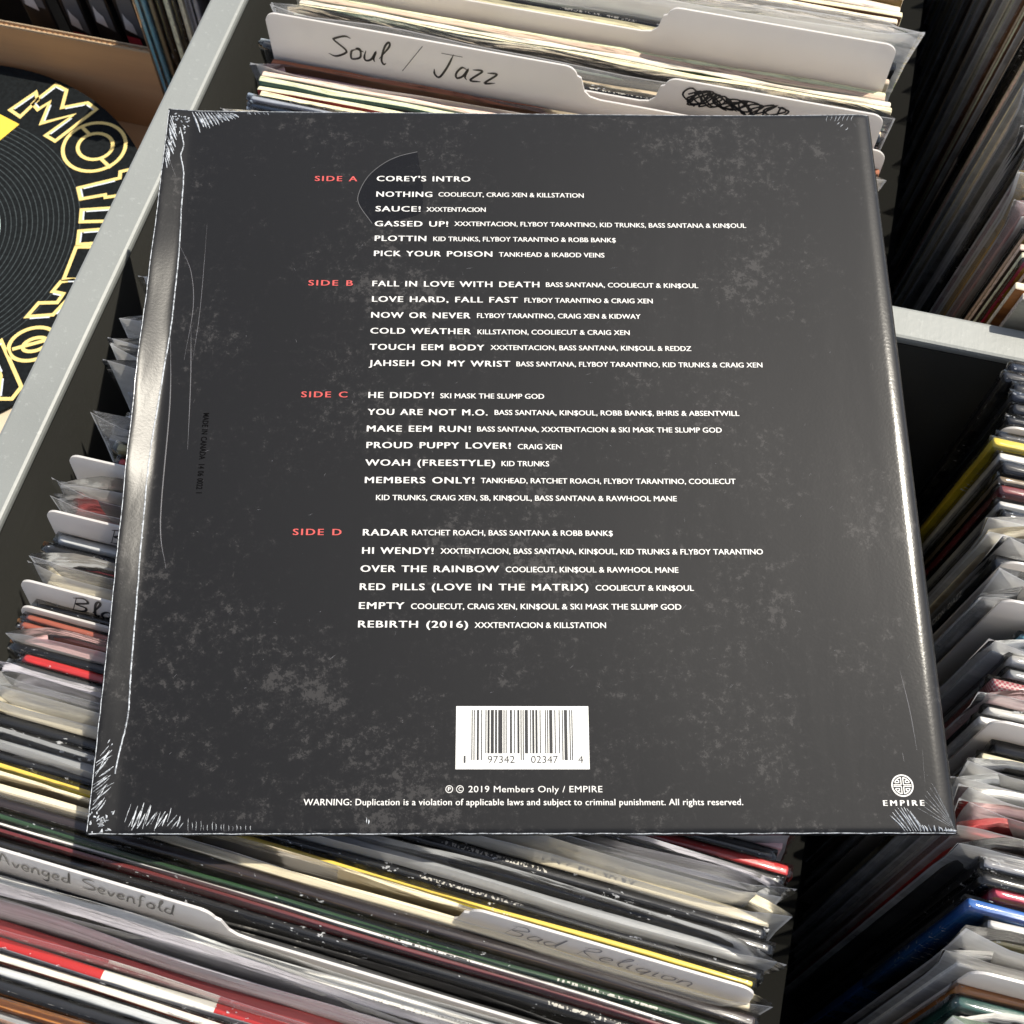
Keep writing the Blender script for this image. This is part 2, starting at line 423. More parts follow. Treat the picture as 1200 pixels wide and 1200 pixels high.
def interp(T, y):
    for (a, b), (c, d) in zip(T, T[1:]):
        if y <= c: 
            s = max(0, min(1, (y-a)/(c-a))); return b+(d-b)*s
    return T[-1][1]
def build_record(y, kind, colour, rnd, xc, lean, yaw, th, opt):
    c1, c2, ce = PAL[colour]
    zt = opt.get('z', .330+rnd.uniform(-.0016, .0016))
    if kind == 'p': zt -= .002
    lim = limit(y, xc-.17, xc+.17)
    if lim is not None: zt = min(zt, lim-.003)
    al = math.atan(lean); base = Vector((xc+opt.get('dx', rnd.uniform(-.0022, .0022)), y+math.sin(al)*JH, zt-math.cos(al)*JH))
    base.z = max(base.z, .001)
    root = add('record', None, loc=base, rot=(al, rnd.uniform(-.004, .004), yaw))
    edge = PAPER if kind == 'r' and colour not in ('white',) else ce
    if 'edge' in opt: edge = opt['edge']
    if kind == 'r': edge = tuple(e*(.8+.2*rnd.random()) for e in ((.82, .715, .55) if rnd.random() < .7 else (.62, .50, .34))) if 'edge' not in opt else edge
    edge = tuple(round(e, 2) for e in edge)
    j = add('jacket', jacket(th, kind == 'r', rnd), root)
    f = jacket_face(c1, c2, kind == 's'); e = jacket_edge(edge, kind == 'r'); s = jacket_edge(ce, False) if kind != 'r' else e
    if 'mat' in opt: e = s = opt['mat']
    for i, m in enumerate((f, e, s)):
        j.material_slots[i].link = 'OBJECT'; j.material_slots[i].material = m
    if kind == 'p':
        rise = opt.get('rise', rnd.choice((.008, .011, .014, .018)))
        if lim is not None: rise = max(.0015, min(rise, lim-zt-.0045))
        o = add('plastic_sleeve', sleeve_mesh(th, rise, rnd), root)
        o.material_slots[0].link = 'OBJECT'; o.material_slots[0].material = m_poly_milky if opt.get('milky', rnd.random() < .45) else m_poly
        o.material_slots[1].link = 'OBJECT'; o.material_slots[1].material = m_lip
    if kind == 's':
        o = add('shrink_wrap', wrap_mesh(th, rnd), root); o.material_slots[0].link = 'OBJECT'; o.material_slots[0].material = m_shrink
    return root

# ---- handwriting: pen strokes in a unit cell, x 0..w, y 0 (base) .. 1 (cap)
PEN = {
 'S': (.75, [[(.70,.92),(.45,1.0),(.12,.82),(.10,.70),(.60,.40),(.62,.20),(.30,.02),(.0,.06)]]),
 'o': (.5, [[(.25,.5),(.05,.35),(.08,.08),(.28,.02),(.42,.2),(.36,.45),(.22,.5),(.35,.46),(.5,.42)]]),
 'u': (.5, [[(.02,.48),(.03,.15),(.15,.02),(.32,.14),(.40,.50),(.40,.15),(.48,.02)]]),
 'l': (.32, [[(.05,.2),(.28,.85),(.22,1.05),(.12,.8),(.14,.2),(.26,.02),(.34,.08)]]),
 '/': (.75, [[(.15,-.12),(.62,1.1)]]),
 'J': (.75, [[(.05,1.0),(.85,1.02)], [(.52,1.0),(.46,.4),(.30,-.12),(.08,-.02),(.0,.2)]]),
 'a': (.5, [[(.40,.46),(.18,.50),(.03,.25),(.12,.03),(.32,.14),(.42,.46),(.40,.14),(.5,.03)]]),
 'z': (.5, [[(.04,.48),(.40,.50),(.08,.04),(.48,.04)]]),
 'A': (.7, [[(.0,0),(.34,1),(.60,0)], [(.10,.36),(.52,.38)]]),
 'v': (.45, [[(.03,.48),(.18,.02),(.40,.50)]]),
 'e': (.45, [[(.05,.24),(.36,.30),(.30,.48),(.12,.44),(.04,.18),(.18,.02),(.42,.12)]]),
 'n': (.5, [[(.04,.46),(.05,.02),(.10,.34),(.28,.48),(.38,.34),(.40,.04),(.48,.03)]]),
 'g': (.5, [[(.40,.44),(.16,.48),(.05,.22),(.20,.06),(.38,.22),(.40,.44),(.36,-.20),(.20,-.40),(.04,-.26)]]),
 'd': (.55, [[(.38,.44),(.14,.46),(.04,.18),(.18,.02),(.38,.16),(.46,1.0),(.42,.2),(.52,.03)]]),
 'D': (.8, [[(.10,.98),(.30,1.0),(.70,.72),(.60,.18),(.06,.0),(.30,.30)]]),
 'f': (.42, [[(.42,.88),(.30,1.0),(.18,.80),(.16,.0),(.10,-.25)], [(.0,.46),(.38,.50)]]),
 't': (.4, [[(.18,.86),(.16,.12),(.30,.02)], [(.0,.52),(.36,.56)]]),
 'B': (.7, [[(.12,.98),(.08,.02)], [(.0,.92),(.40,1.04),(.56,.80),(.14,.54),(.52,.42),(.50,.10),(.02,.02)]]),
 'R': (.7, [[(.14,.95),(.10,.0)], [(.0,.84),(.45,1.0),(.50,.70),(.14,.48),(.60,.0)]]),
 'i': (.25, [[(.10,.48),(.10,.06),(.22,.03)], [(.14,.72),(.16,.76)]]),
 'c': (.42, [[(.38,.42),(.20,.50),(.04,.26),(.14,.02),(.40,.08)]]),
 ' ': (.45, []), }
def pen_text(word, h, w, slant=.34, rnd=random.Random(1)):
    mb = MB(); x = 0
    for ch in word:
        adv, st = PEN[ch]
        for s in st:
            P = [((x+px+slant*py)*h, (py+rnd.uniform(-.045, .045))*h) for px, py in s]
            V, F = ribbon([p.to_2d() for p in smooth_path([(a, b, 0) for a, b in P], 6)], w, taper=.2)
            mb.put([(v.x, 0, v.y) for v in V], F)
        x += adv*1.0+.06
    return mb, x*h
m_pen = plain('black_marker', (.012, .012, .016), .35)
m_faint = plain('faded_marker', (.26, .25, .26), .5)
m_card = None
def card_material():
    m, t, b = nodes('white_plastic_card'); v = coords(t); n = noise(t, 9, 4, .6, v)
    r = ramp(t, n.outputs[0], [(.28, (.66, .64, .61)), (.45, (.80, .785, .765)), (.7, (.86, .85, .83))]); t.links.new(r.outputs[0], b.inputs['Base Color'])
    b.inputs['Roughness'].default_value = .38; b.inputs['Coat Weight'].default_value = .25; b.inputs['Coat Roughness'].default_value = .2
    b.inputs['Subsurface Weight'].default_value = 0
    tl = N(t, 'ShaderNodeBsdfTranslucent'); tl.inputs['Color'].default_value = (.85, .80, .75, 1)
    mx2 = N(t, 'ShaderNodeMixShader'); mx2.inputs[0].default_value = .42
    t.links.new(b.outputs[0], mx2.inputs[1]); t.links.new(tl.outputs[0], mx2.inputs[2])
    t.links.new(mx2.outputs[0], t.nodes['Material Output'].inputs['Surface'])
    n2 = noise(t, 700, 2, .5, v); bump(t, b, n2.outputs[0], .08, .0003)
    return m
m_card = card_material()
def build_card(y, xc, lean, yaw, tabs, opt, rnd):
    """divider: a plate a little wider than a record with a raised tab"""
    H0 = opt.get('h', .325); TH = opt.get('tab', .018); t = .0010; W = .157
    ztop = .3125+.0335 if 'z' not in opt else opt['z']
    lim = limit(y, xc-W, xc+W); 
    full = H0+TH
    if lim is not None: ztop = min(ztop, lim-.0015)
    tx0, tx1 = tabs; r = .006
    def arc(cx, cz, a0, a1, rad=r, n=7): return [(cx+rad*math.cos(R_(a0+(a1-a0)*i/n)), cz+rad*math.sin(R_(a0+(a1-a0)*i/n))) for i in range(n+1)]
    P = [(-W, 0), (W, 0)]
    if tx1 >= W-.001: P += arc(W-r, full-r, 0, 90)
    else:
        P += arc(W-r, H0-r, 0, 90); P += [(tx1+.014, H0), (tx1+.009, H0+.001), (tx1+.006, H0+.004), (tx1+.004, full-.006)]; P += arc(tx1-r+.002, full-r, 10, 90)
    if tx0 <= -W+.001: P += arc(-W+r, full-r, 90, 180)
    else:
        P += arc(tx0+r-.002, full-r, 90, 170); P += [(tx0-.004, full-.006), (tx0-.006, H0+.004), (tx0-.009, H0+.001), (tx0-.014, H0)]; P += arc(-W+r, H0-r, 90, 180)
    n = len(P); bow = lambda x: .0010*math.cos(x*9)
    # front and back fans are cut into columns so the plate can bow
    V = [(x, bow(x)-t/2, z) for x, z in P]+[(x, bow(x)+t/2, z) for x, z in P]
    F = [tuple(range(n)), tuple(range(2*n-1, n-1, -1))]+[(i, i+n, (i+1) % n+n, (i+1) % n) for i in range(n)]
    V = [(x, yy-bow(x), z) for x, yy, z in V]
    al = math.atan(lean); base = Vector((xc+opt.get('dx', 0), y+math.sin(al)*full, ztop-math.cos(al)*full))
    root = add('divider_card', None, loc=base, rot=(al, 0, yaw))
    add('card', mesh('card', V, F, (m_card,)), root)
    if 'text' in opt:
        txt, h, w, x, z = opt['text']
        mb, L = pen_text(txt, h, w, rnd=rnd)
        tz = H0+TH-z
        mb.V = [(a*opt.get('sx', 1)+x, -t/2-.00025, c+tz+a*opt.get('tilt', 0)) for a, b_, c in mb.V]
        o = mb.obj('handwriting', m_faint if opt.get('faint') else m_pen, root)
    return root

# ------------------------------------------------------------------ the rows of records
SEG = None
def red_white_edge():
    m, t, b = nodes('red_and_white_edge'); tc = N(t, 'ShaderNodeTexCoord'); sp = N(t, 'ShaderNodeSeparateXYZ'); t.links.new(tc.outputs['Object'], sp.inputs[0])
    mu = N(t, 'ShaderNodeMath', operation='MULTIPLY'); mu.inputs[1].default_value = 11.5; t.links.new(sp.outputs[0], mu.inputs[0])
    ad = N(t, 'ShaderNodeMath', operation='ADD'); ad.inputs[1].default_value = 10.35; t.links.new(mu.outputs[0], ad.inputs[0])
    fr = N(t, 'ShaderNodeMath', operation='FRACT'); t.links.new(ad.outputs[0], fr.inputs[0])
    r = ramp(t, fr.outputs[0], [(0, (.45, .02, .015)), (.5, (.78, .76, .70))]); r.color_ramp.interpolation = 'CONSTANT'
    t.links.new(r.outputs[0], b.inputs['Base Color']); b.inputs['Roughness'].default_value = .25; b.inputs['Coat Weight'].default_value = .6
    return m
def weave_edge():
    m, t, b = nodes('woven_pattern_spine'); v = coords(t, (1, 1, 1), False); ch = N(t, 'ShaderNodeTexChecker'); ch.inputs['Scale'].default_value = 1000
    ch.inputs['Color1'].default_value = (.30, .03, .05, 1); ch.inputs['Color2'].default_value = (.42, .30, .28, 1); t.links.new(v, ch.inputs[0])
    t.links.new(ch.outputs[0], b.inputs['Base Color']); b.inputs['Roughness'].default_value = .3; return m
RW = red_white_edge(); WV = weave_edge()
TW = .157
MID = [(-72,'s','black'),(-67,'p','grey'),(-62,'s','white'),(-57,'r','cream'),(-52,'s','maroon'),(-47,'p','lavender'),(-42,'s','charcoal'),(-37,'p','rust'),
 (-32,'s','orange'),(-27.5,'p','grey'),(-23,'s','orange',dict(mark='bottom orange spine')),(-18,'s','black'),(-13.5,'s','silver'),
 (-9.5,'s','rust',dict(edge=(.75,.72,.66))),(-5,'s','white',dict(mat=RW,mark='red-and-white spine',th=.0045)),(1,'p','maroon',dict(th=.0052,milky=False)),(6.5,'p','lavender',dict(milky=True)),(12,'p','white',dict(th=.0055,milky=True,rise=.005)),
 (16.5,'p','silver',dict(milky=False,rise=.003)),(20.5,'p','charcoal',dict(milky=False,rise=.004,z=.329)),
 (25,'c',(-TW,-.036),dict(text=('Avenged Sevenfold',.0120,.0011,-.121,.0145),tilt=0,mark='Avenged Sevenfold card',sx=.62,z=.351)),
 (28.5,'s','black'),(32.5,'s','maroon',dict(edge=(.14,.018,.022))),(34.6,'s','white',dict(th=.0009)),(37.5,'s','green',dict(edge=(.022,.055,.02))),(42.5,'s','umber',dict(edge=(.03,.02,.018))),
 (47.5,'p','cream',dict(milky=False,rise=.008)),
 (51.5,'c',(.055,TW),dict(text=('Bad Religion',.0105,.0006,.066,.0140),mark='Bad Religion card',faint=1,sx=1.05,z=.352)),
 (55,'s','yellow',dict(th=.0022,edge=(.80,.60,.10))),(58.5,'s','black'),(63,'p','grey',dict(milky=True,rise=.006)),(68,'s','black'),(72.5,'s','charcoal',dict(edge=(.012,.012,.013))),
 (77.5,'p','cream',dict(th=.0055,milky=True,rise=.019)),(83,'p','grey',dict(rise=.02)),(88,'p','lavender',dict(rise=.019)),(93,'s','charcoal'),(97.5,'s','red',dict(th=.0045,dx=.004,mark='bright red record end')),(102,'s','black'),
 (106.5,'p','pink',dict(milky=True)),(111,'s','rust'),(115,'s','rust'),(118.5,'c',(-TW,-.02),dict(z=.334,mark='low blank card')),(122,'s','black'),
 (127,'c',(-TW,-.02),dict(text=('Blac',.0115,.0011,-.137,.0140),mark='Blac card')),
 (132.5,'p','cream',dict(rise=.02)),(138,'p','grey',dict(rise=.016)),(143,'s','red',dict(dx=.006)),(147.5,'s','black',dict(dx=-.004)),(152.5,'s','silver'),
 (159,'c',(-TW,-.03),dict(text=('Bu',.0115,.0011,-.131,.0140),mark='Bu card')),
 (164,'p','maroon',dict(rise=.02)),(169,'p','pink',dict(rise=.018)),(175,'p','grey',dict(rise=.013)),(180,'s','charcoal',dict(dx=.01)),
 (186,'c',(-TW,-.04),dict(mark='wide blank card')),(191,'s','grey',dict(dx=.006)),(196,'s','red',dict(dx=.012)),(201,'s','olive',dict(dx=.008)),(206,'p','grey',dict(rise=.012)),(211.5,'s','white',dict(dx=.009)),
 (216,'s','silver',dict(dx=.007)),(221,'s','charcoal',dict(dx=.011)),(226,'r','cream',dict(dx=.012)),(231.5,'p','grey',dict(rise=.022,milky=True)),(237,'p','lavender',dict(rise=.018)),(242.5,'p','charcoal',dict(rise=.02,milky=True,mark='tallest left sleeve')),
 (248,'s','black'),(253,'p','grey',dict(rise=.022,milky=True)),(259,'p','silver'),(265,'s','charcoal'),(270.5,'r','cream'),(276,'p','lavender',dict(rise=.024,milky=True)),(282,'s','black'),(287,'r','umber'),(292,'s','maroon'),(298,'p','grey'),(303.5,'s','white'),
 (309,'r','brown'),(314,'s','blue',dict(mark='blue record under the album')),(320,'p','grey'),(325.5,'r','cream'),(331,'s','black'),(337,'p','silver'),(342.5,'r','gold'),(348,'s','green'),(354,'p','grey'),(360,'s','black'),(365.5,'r','cream'),(371,'r','umber'),
 (377,'p','grey'),(382.5,'s','charcoal'),(388,'p','cream'),(392,'c',(.03,TW),dict(mark='blank card beside the album')),(395,'r','cream'),(399,'s','white'),(402.5,'s','navy'),(406.5,'s','lavender',dict(edge=(.35,.38,.44))),
 (411,'r','cream',dict(th=.0045)),(415.5,'r','red'),(420,'r','teal'),(424,'r','cream'),(428.5,'p','pink',dict(rise=.007,milky=True)),(433,'r','brown',dict(edge=(.34,.12,.06))),
 (437,'c',(-TW,.001),dict(text=('Soul / Jazz',.0145,.0012,-.126,.0200),mark='Soul / Jazz card',sx=.92,z=.3585,dx=.005)),
 (440.5,'s','charcoal',dict(dx=-.006,z=.334)),(444.5,'r','maroon',dict(edge=(.78,.74,.66),th=.003)),
 (449,'c',(.052,TW),dict(mark='scribbled-over card',scribble=1,z=.3505)),(453,'s','black'),(457.5,'r','umber',dict(edge=(.62,.50,.34),th=.004)),(462.5,'p','black',dict(rise=.010,milky=False)),
 (468,'r','mint'),(472.5,'r','cream'),(477,'r','green'),(481,'r','cream'),(485,'r','gold',dict(th=.003)),
 (489,'c',(.045,TW),dict(mark='far cream card',z=.357)),(493,'r','cream',dict(th=.0045)),(498.5,'r','cream',dict(th=.0045)),(503.5,'s','black'),(508.5,'p','mint',dict(rise=.018,milky=True)),(514,'p','pink',dict(rise=.016,milky=False)),
 (520,'r','umber'),(525,'r','brown'),(530,'r','cream'),(536,'r','umber'),(541.5,'r','brown'),(547,'r','cream'),(553,'r','gold'),(559,'r','umber'),(565,'r','cream'),(571,'p','grey'),(577,'r','cream'),(583,'r','brown'),(589,'r','cream'),(596,'s','black')]
RLO = [(-72,'s','white'),(-67,'p','grey'),(-62,'s','black'),(-56,'r','cream'),(-51,'p','mint'),(-46,'s','charcoal'),(-40,'p','grey'),(-35,'s','blue'),(-30,'p','white'),(-25,'s','black'),(-19,'p','lavender'),(-14,'s','rust'),(-9,'p','cream'),(-4,'s','white'),
 (1,'p','grey'),(6.5,'s','teal'),(12,'p','white'),(17,'s','charcoal'),(22.5,'p','mint'),(28,'s','white'),(33,'p','grey'),(38.5,'s','black'),(44,'p','mint',dict(milky=True)),(50,'p','mint',dict(milky=True,rise=.018)),(56,'p','white',dict(milky=True)),(62,'s','teal',dict(th=.0045)),(67,'s','orange',dict(th=.004,mark='orange record lower right')),
 (71.5,'c',(-TW,0),dict(mark='pen-stroke card lower right',pen='u')),(76.5,'p','white',dict(rise=.012,milky=True)),(82,'p','charcoal',dict(rise=.016)),(87,'s','olive',dict(dx=.008)),(91.5,'s','black',dict(edge=(.6,.6,.6),dx=.008)),
 (97,'s','blue',dict(th=.006,dx=.001,mark='bright blue record')),(103,'s','crimson',dict(th=.0045,dx=.01)),(108,'s','black',dict(dx=.006)),(113,'s','charcoal',dict(dx=.006,edge=(.5,.5,.52))),(118,'p','black',dict(rise=.016)),(124,'p','red',dict(rise=.018,milky=True)),(130,'p','pink',dict(rise=.018)),
 (136,'p','white',dict(milky=True,rise=.019)),(142,'p','silver',dict(milky=True,rise=.018)),(148,'p','grey',dict(milky=True)),(153.5,'s','cream',dict(edge=(.75,.70,.52))),(158.5,'s','black',dict(dx=.008)),
 (163.5,'c',(-TW,0),dict(mark='pen-stroke card right of the album',pen='n')),(168,'s','white'),(172.5,'s','white',dict(dx=.003)),(178,'p','pink',dict(rise=.01)),(184,'s','maroon',dict(mat=WV,th=.006,dx=.004,mark='woven maroon record')),
 (190,'s','grey',dict(dx=.01)),(195,'s','white',dict(dx=.009)),(200.5,'p','silver',dict(rise=.008,th=.006)),(206.5,'s','sky',dict(dx=.012,edge=(.06,.2,.28))),
 (214,'c',(-TW,0),dict(mark='card beside the teal record',pen='u')),(219.5,'p','grey',dict(rise=.014)),(225,'p','silver'),
 (231,'c',(-TW,0),dict(mark='round-cornered card')),(236.5,'s','navy',dict(th=.0055,mark='lettered navy spine',spine='LACHCRON DIAZZ')),(242.5,'p','grey',dict(rise=.014)),(248.5,'p','cream',dict(milky=True)),(254.5,'p','white',dict(milky=True,rise=.013)),
 (260.5,'s','black'),(266,'s','silver',dict(edge=(.62,.62,.6))),(271.5,'s','maroon'),(277,'s','umber'),(282.5,'s','black'),(288,'s','white'),(293.5,'s','yellow',dict(th=.0055,dx=-.005,mark='bright yellow record')),
 (299,'s','black'),(303.5,'c',(-TW,0),dict(z=.331,mark='thin card near cross rail')),(308.5,'s','black'),(314,'s','charcoal'),(319.5,'s','navy'),(325,'s','black'),(330.5,'s','charcoal'),(336,'s','navy',dict(th=.0045))]
RUP = [(375,'r','cream'),(380,'r','orange'),(385,'r','cream'),(390,'r','gold'),(395,'s','crimson'),(400,'r','brown'),(405,'r','umber'),(410,'r','gold'),(415,'s','black'),(420.5,'p','maroon',dict(rise=.012)),(426,'p','pink'),(432,'s','black'),(437,'p','gold'),
 (442.5,'p','white',dict(milky=True)),(448,'s','sky'),(453,'p','pink'),(458.5,'s','black'),(464,'s','charcoal'),(470,'p','navy',dict(rise=.012)),(476,'p','umber',dict(milky=True)),(482,'p','grey',dict(milky=True)),
 (488,'p','cream'),(494,'r','umber'),(500,'p','grey'),(506,'r','gold'),(512,'r','brown'),(518,'p','cream'),(524,'r','umber'),(530,'r','gold'),(536,'p','grey'),(542,'r','umber'),(548,'r','gold'),(554,'r','umber'),(560,'s','black'),(566,'r','umber'),(572,'r','brown'),(578,'p','umber'),(584,'r','umber'),(590,'r','brown'),(596,'r','umber'),(602,'r','cream')]
_far = random.Random(4)
RUP += [(610+8*i, 'r' if i % 3 else 'p', _far.choice(('umber', 'brown', 'cream', 'gold', 'umber', 'cream')), dict(th=.0068)) for i in range(40)]
RUP[-20] = RUP[-20][:3]+(dict(mark='thick upper right record', th=.0068),)
T_MID = [(-.1,-.26),(.12,-.22),(.16,-.18),(.30,-.10),(.46,-.01),(.60,.03)]
T_RLO = [(-.1,-.20),(.07,-.15),(.15,-.08),(.20,-.02),(.25,.04),(.30,.07),(.325,.04),(.34,.015)]
T_RUP = [(.37,.12),(.42,.15),(.62,.18),(.95,.14)]
ORD = ['first', 'second', 'third', 'fourth', 'fifth', 'sixth', 'seventh', 'eighth', 'ninth', 'tenth', 'eleventh', 'twelfth', 'thirteenth', 'fourteenth', 'fifteenth', 'sixteenth', 'seventeenth', 'eighteenth', 'nineteenth', 'twentieth', 'twenty-first', 'twenty-second', 'twenty-third', 'twenty-fourth', 'twenty-fifth', 'twenty-sixth', 'twenty-seventh']
MARKS = {}
def row(items, xc, T, yawf, where, group, seed, first_mark):
    rnd = random.Random(seed); marks = [i for i, it in enumerate(items) if len(it) > 3 and 'mark' in it[3]]
    for i, it in enumerate(items):
        y, kind, col = it[0]/1000, it[1], it[2]; opt = it[3] if len(it) > 3 else {}
        lean = interp(T, y); yaw = yawf(y)+rnd.uniform(-.003, .003)*(kind != 'c')
        gap = min((items[i+1][0]-it[0]) if i+1 < len(items) else 5, (it[0]-items[i-1][0]) if i else 5)/1000
        if kind == 'c':
            o = build_card(y, xc+(-.0035 if xc < 0 else 0), lean, yaw, col, opt, rnd)
            what = {'text': 'white divider card'}.get('text', 'white divider card')
            mk = opt['mark']
            if 'text' in opt: lab = "white plastic divider card marked '%s' by hand, %s" % (opt['text'][0], where)
            elif 'scribble' in opt: lab = 'white divider scribbled-over card, %s' % where
            else: lab = '%s, a plain white plastic divider, %s' % (mk, where)
            if 'pen' in opt: lab = '%s, a white plastic divider, %s' % (mk, where)
            tag(o, lab, 'divider card', 'white divider cards between the records')
            if 'scribble' in opt:
                mb = MB(); q = random.Random(3)
                for rep_ in range(3):
                    P = [(.062+.0021*a*(1 if rep_ < 2 else .5)+.0045*math.sin(a*2.1+rep_), (.006-.0001*a)*math.sin(a*1.7+rep_*1.9+q.random()), 0) for a in range(24 if rep_ < 2 else 30)]
                    V, F = ribbon([p.to_2d() for p in smooth_path(P, 5)], .0010); mb.put([(v.x, -.00085-.00005*rep_, v.y+.334) for v in V], F)
                mb.obj('handwriting', m_pen, o)
            if 'pen' in opt:
                mb, L = pen_text(opt['pen'], .014, .0012); mb.V = [(a-.128, -.0009, c+.322) for a, b_, c in mb.V]; mb.obj('handwriting', m_pen, o)
            continue
        th = opt.get('th', rnd.uniform(.0032, .0044)); th = min(th, gap-.0005)
        if 'th' not in opt and kind == 's': th = min(th+.0006, gap-.0008)
        o = build_record(y, kind, col, rnd, xc, lean, yaw, th, opt)
        if 'spine' in opt: MARKS[opt['spine']] = (o, th)
        if 'mark' in opt: MARKS[opt['mark']] = (o, th)
        c = CN.get(col, col)
        if 'mark' in opt: lab = '%s, %s' % (opt['mark'], where); tag(o, lab, 'record', group); continue
        # nearest landmark, counted in records
        best = None
        for m_ in marks:
            lo, hi = sorted((i, m_)); n = 1+sum(1 for k in range(lo+1, hi) if items[k][1] != 'c')
            if best is None or n < best[0]: best = (n, m_)
        n, m_ = best; nm = items[m_][3]['mark']
        short = {'r': 'worn record', 's': 'glossy record', 'p': 'sleeved record'}[kind]
        lab = '%s %s, %s %s the %s' % (c, short, ORD[n-1], 'behind' if i > m_ else 'in front of', nm)
        tag(o, lab, 'record', group)
row(MID, -.0825, T_MID, lambda y: R_(-1.6)*max(0, min(1, (.2-y)/.1)), 'in the middle row', 'records standing in the middle row of the rack', 11, '')
row(RLO, .302, T_RLO, lambda y: 0, 'in the lower right row', 'records standing in the lower right row', 12, '')
RUP[0] = (375, 'r', 'cream', dict(mark='cream record at cross rail'))
RUP[17] = RUP[17][:3]+(dict(mark='charcoal upper right record'),)
RUP[-1] = RUP[-1][:3]+(dict(mark='farthest upper right record', th=.0068),)
row(RUP, .304, T_RUP, lambda y: 0, 'in the upper right row', 'records standing in the upper right row', 13, '')

# ------------------------------------------------------------------ the sealed double album (the subject)
album = add('album', None, loc=P0)
album.matrix_world = Matrix((( AU.x, AV.x, AN.x, P0.x), (AU.y, AV.y, AN.y, P0.y), (AU.z, AV.z, AN.z, P0.z), (0, 0, 0, 1)))
tag(album, 'sealed black double album lying back side up on the middle row, white track list', 'record album')
def sstep(a, b, x):
    t = max(0, min(1, (x-a)/(b-a))); return t*t*(3-2*t)
def relief(u, v):
    """height of the film over the board plane, in metres; u, v in mm from the lower left corner"""
    h = 0.0
    # spine side: the film rides up from the seam to the folded spine edge, most of all half way up
    k = .15+.85*math.exp(-((v-178)/82)**2)
    s = max(0, 11-u)
    h += (.45*s*s/(s+1.2)*k)*1e-3
    # right side rounds off towards the edge
    g = max(0, min(u, 309)-215)
    h += g*g*.00022*1e-3
    r = max(0, u-308.5)
    h -= (r*r*(.024+.010*math.exp(-((v-60)/60)**2)))*1e-3
    h += .0005*math.sin(v*.14+.6*math.sin(v*.05))*(s/11)*k
    d = max(0, 2.0-min(u, 315-u, v, 315-v)); h -= .22e-3*d*d*(1 if u > 12 else .4)
    h += 1e-3*(.10*math.sin(u/47+1)*math.sin(v/61)+.05*math.sin(u/17+v/23))
    return h
def grid_axis():
    a = [0, .3, .7, 1.2, 2, 3, 4, 5, 6, 7, 8, 9, 10, 11, 12.5, 15]; b = [18+4*i for i in range(68)]
    e = [290, 294, 297, 300, 303, 305.5, 307.5, 308.5, 309.3, 310.1, 310.9, 311.8, 312.6, 313.6, 314.3, 314.7, 315]
    return sorted(set([x for x in a+b if x < 289]+e))
US = grid_axis(); VS = sorted(set([0, .4, .9, 1.5, 2.2, 3]+[6+5*i for i in range(61)]+[312, 312.8, 313.5, 314.1, 314.6, 315]))
def album_mesh(zoff, sides=True):
    V = []; F = []; nu, nv = len(US), len(VS)
    for v in VS:
        for u in US: V.append((u/1000, v/1000, relief(u, v)+zoff))
    for j in range(nv-1):
        for i in range(nu-1):
            a = j*nu+i; F.append((a, a+1, a+nu+1, a+nu))
    if sides:
        per = [i for i in range(nu)]+[j*nu+nu-1 for j in range(1, nv)]+[(nv-1)*nu+i for i in range(nu-2, -1, -1)]+[j*nu for j in range(nv-2, 0, -1)]
        o = len(V)
        for p in per:
            x, y, z = V[p]; V.append((x, y, -ATH))
        n = len(per)
        for i in range(n): F.append((per[i], o+i, o+(i+1) % n, per[(i+1) % n]))
        F.append(tuple(o+i for i in range(n)))
    return V, F
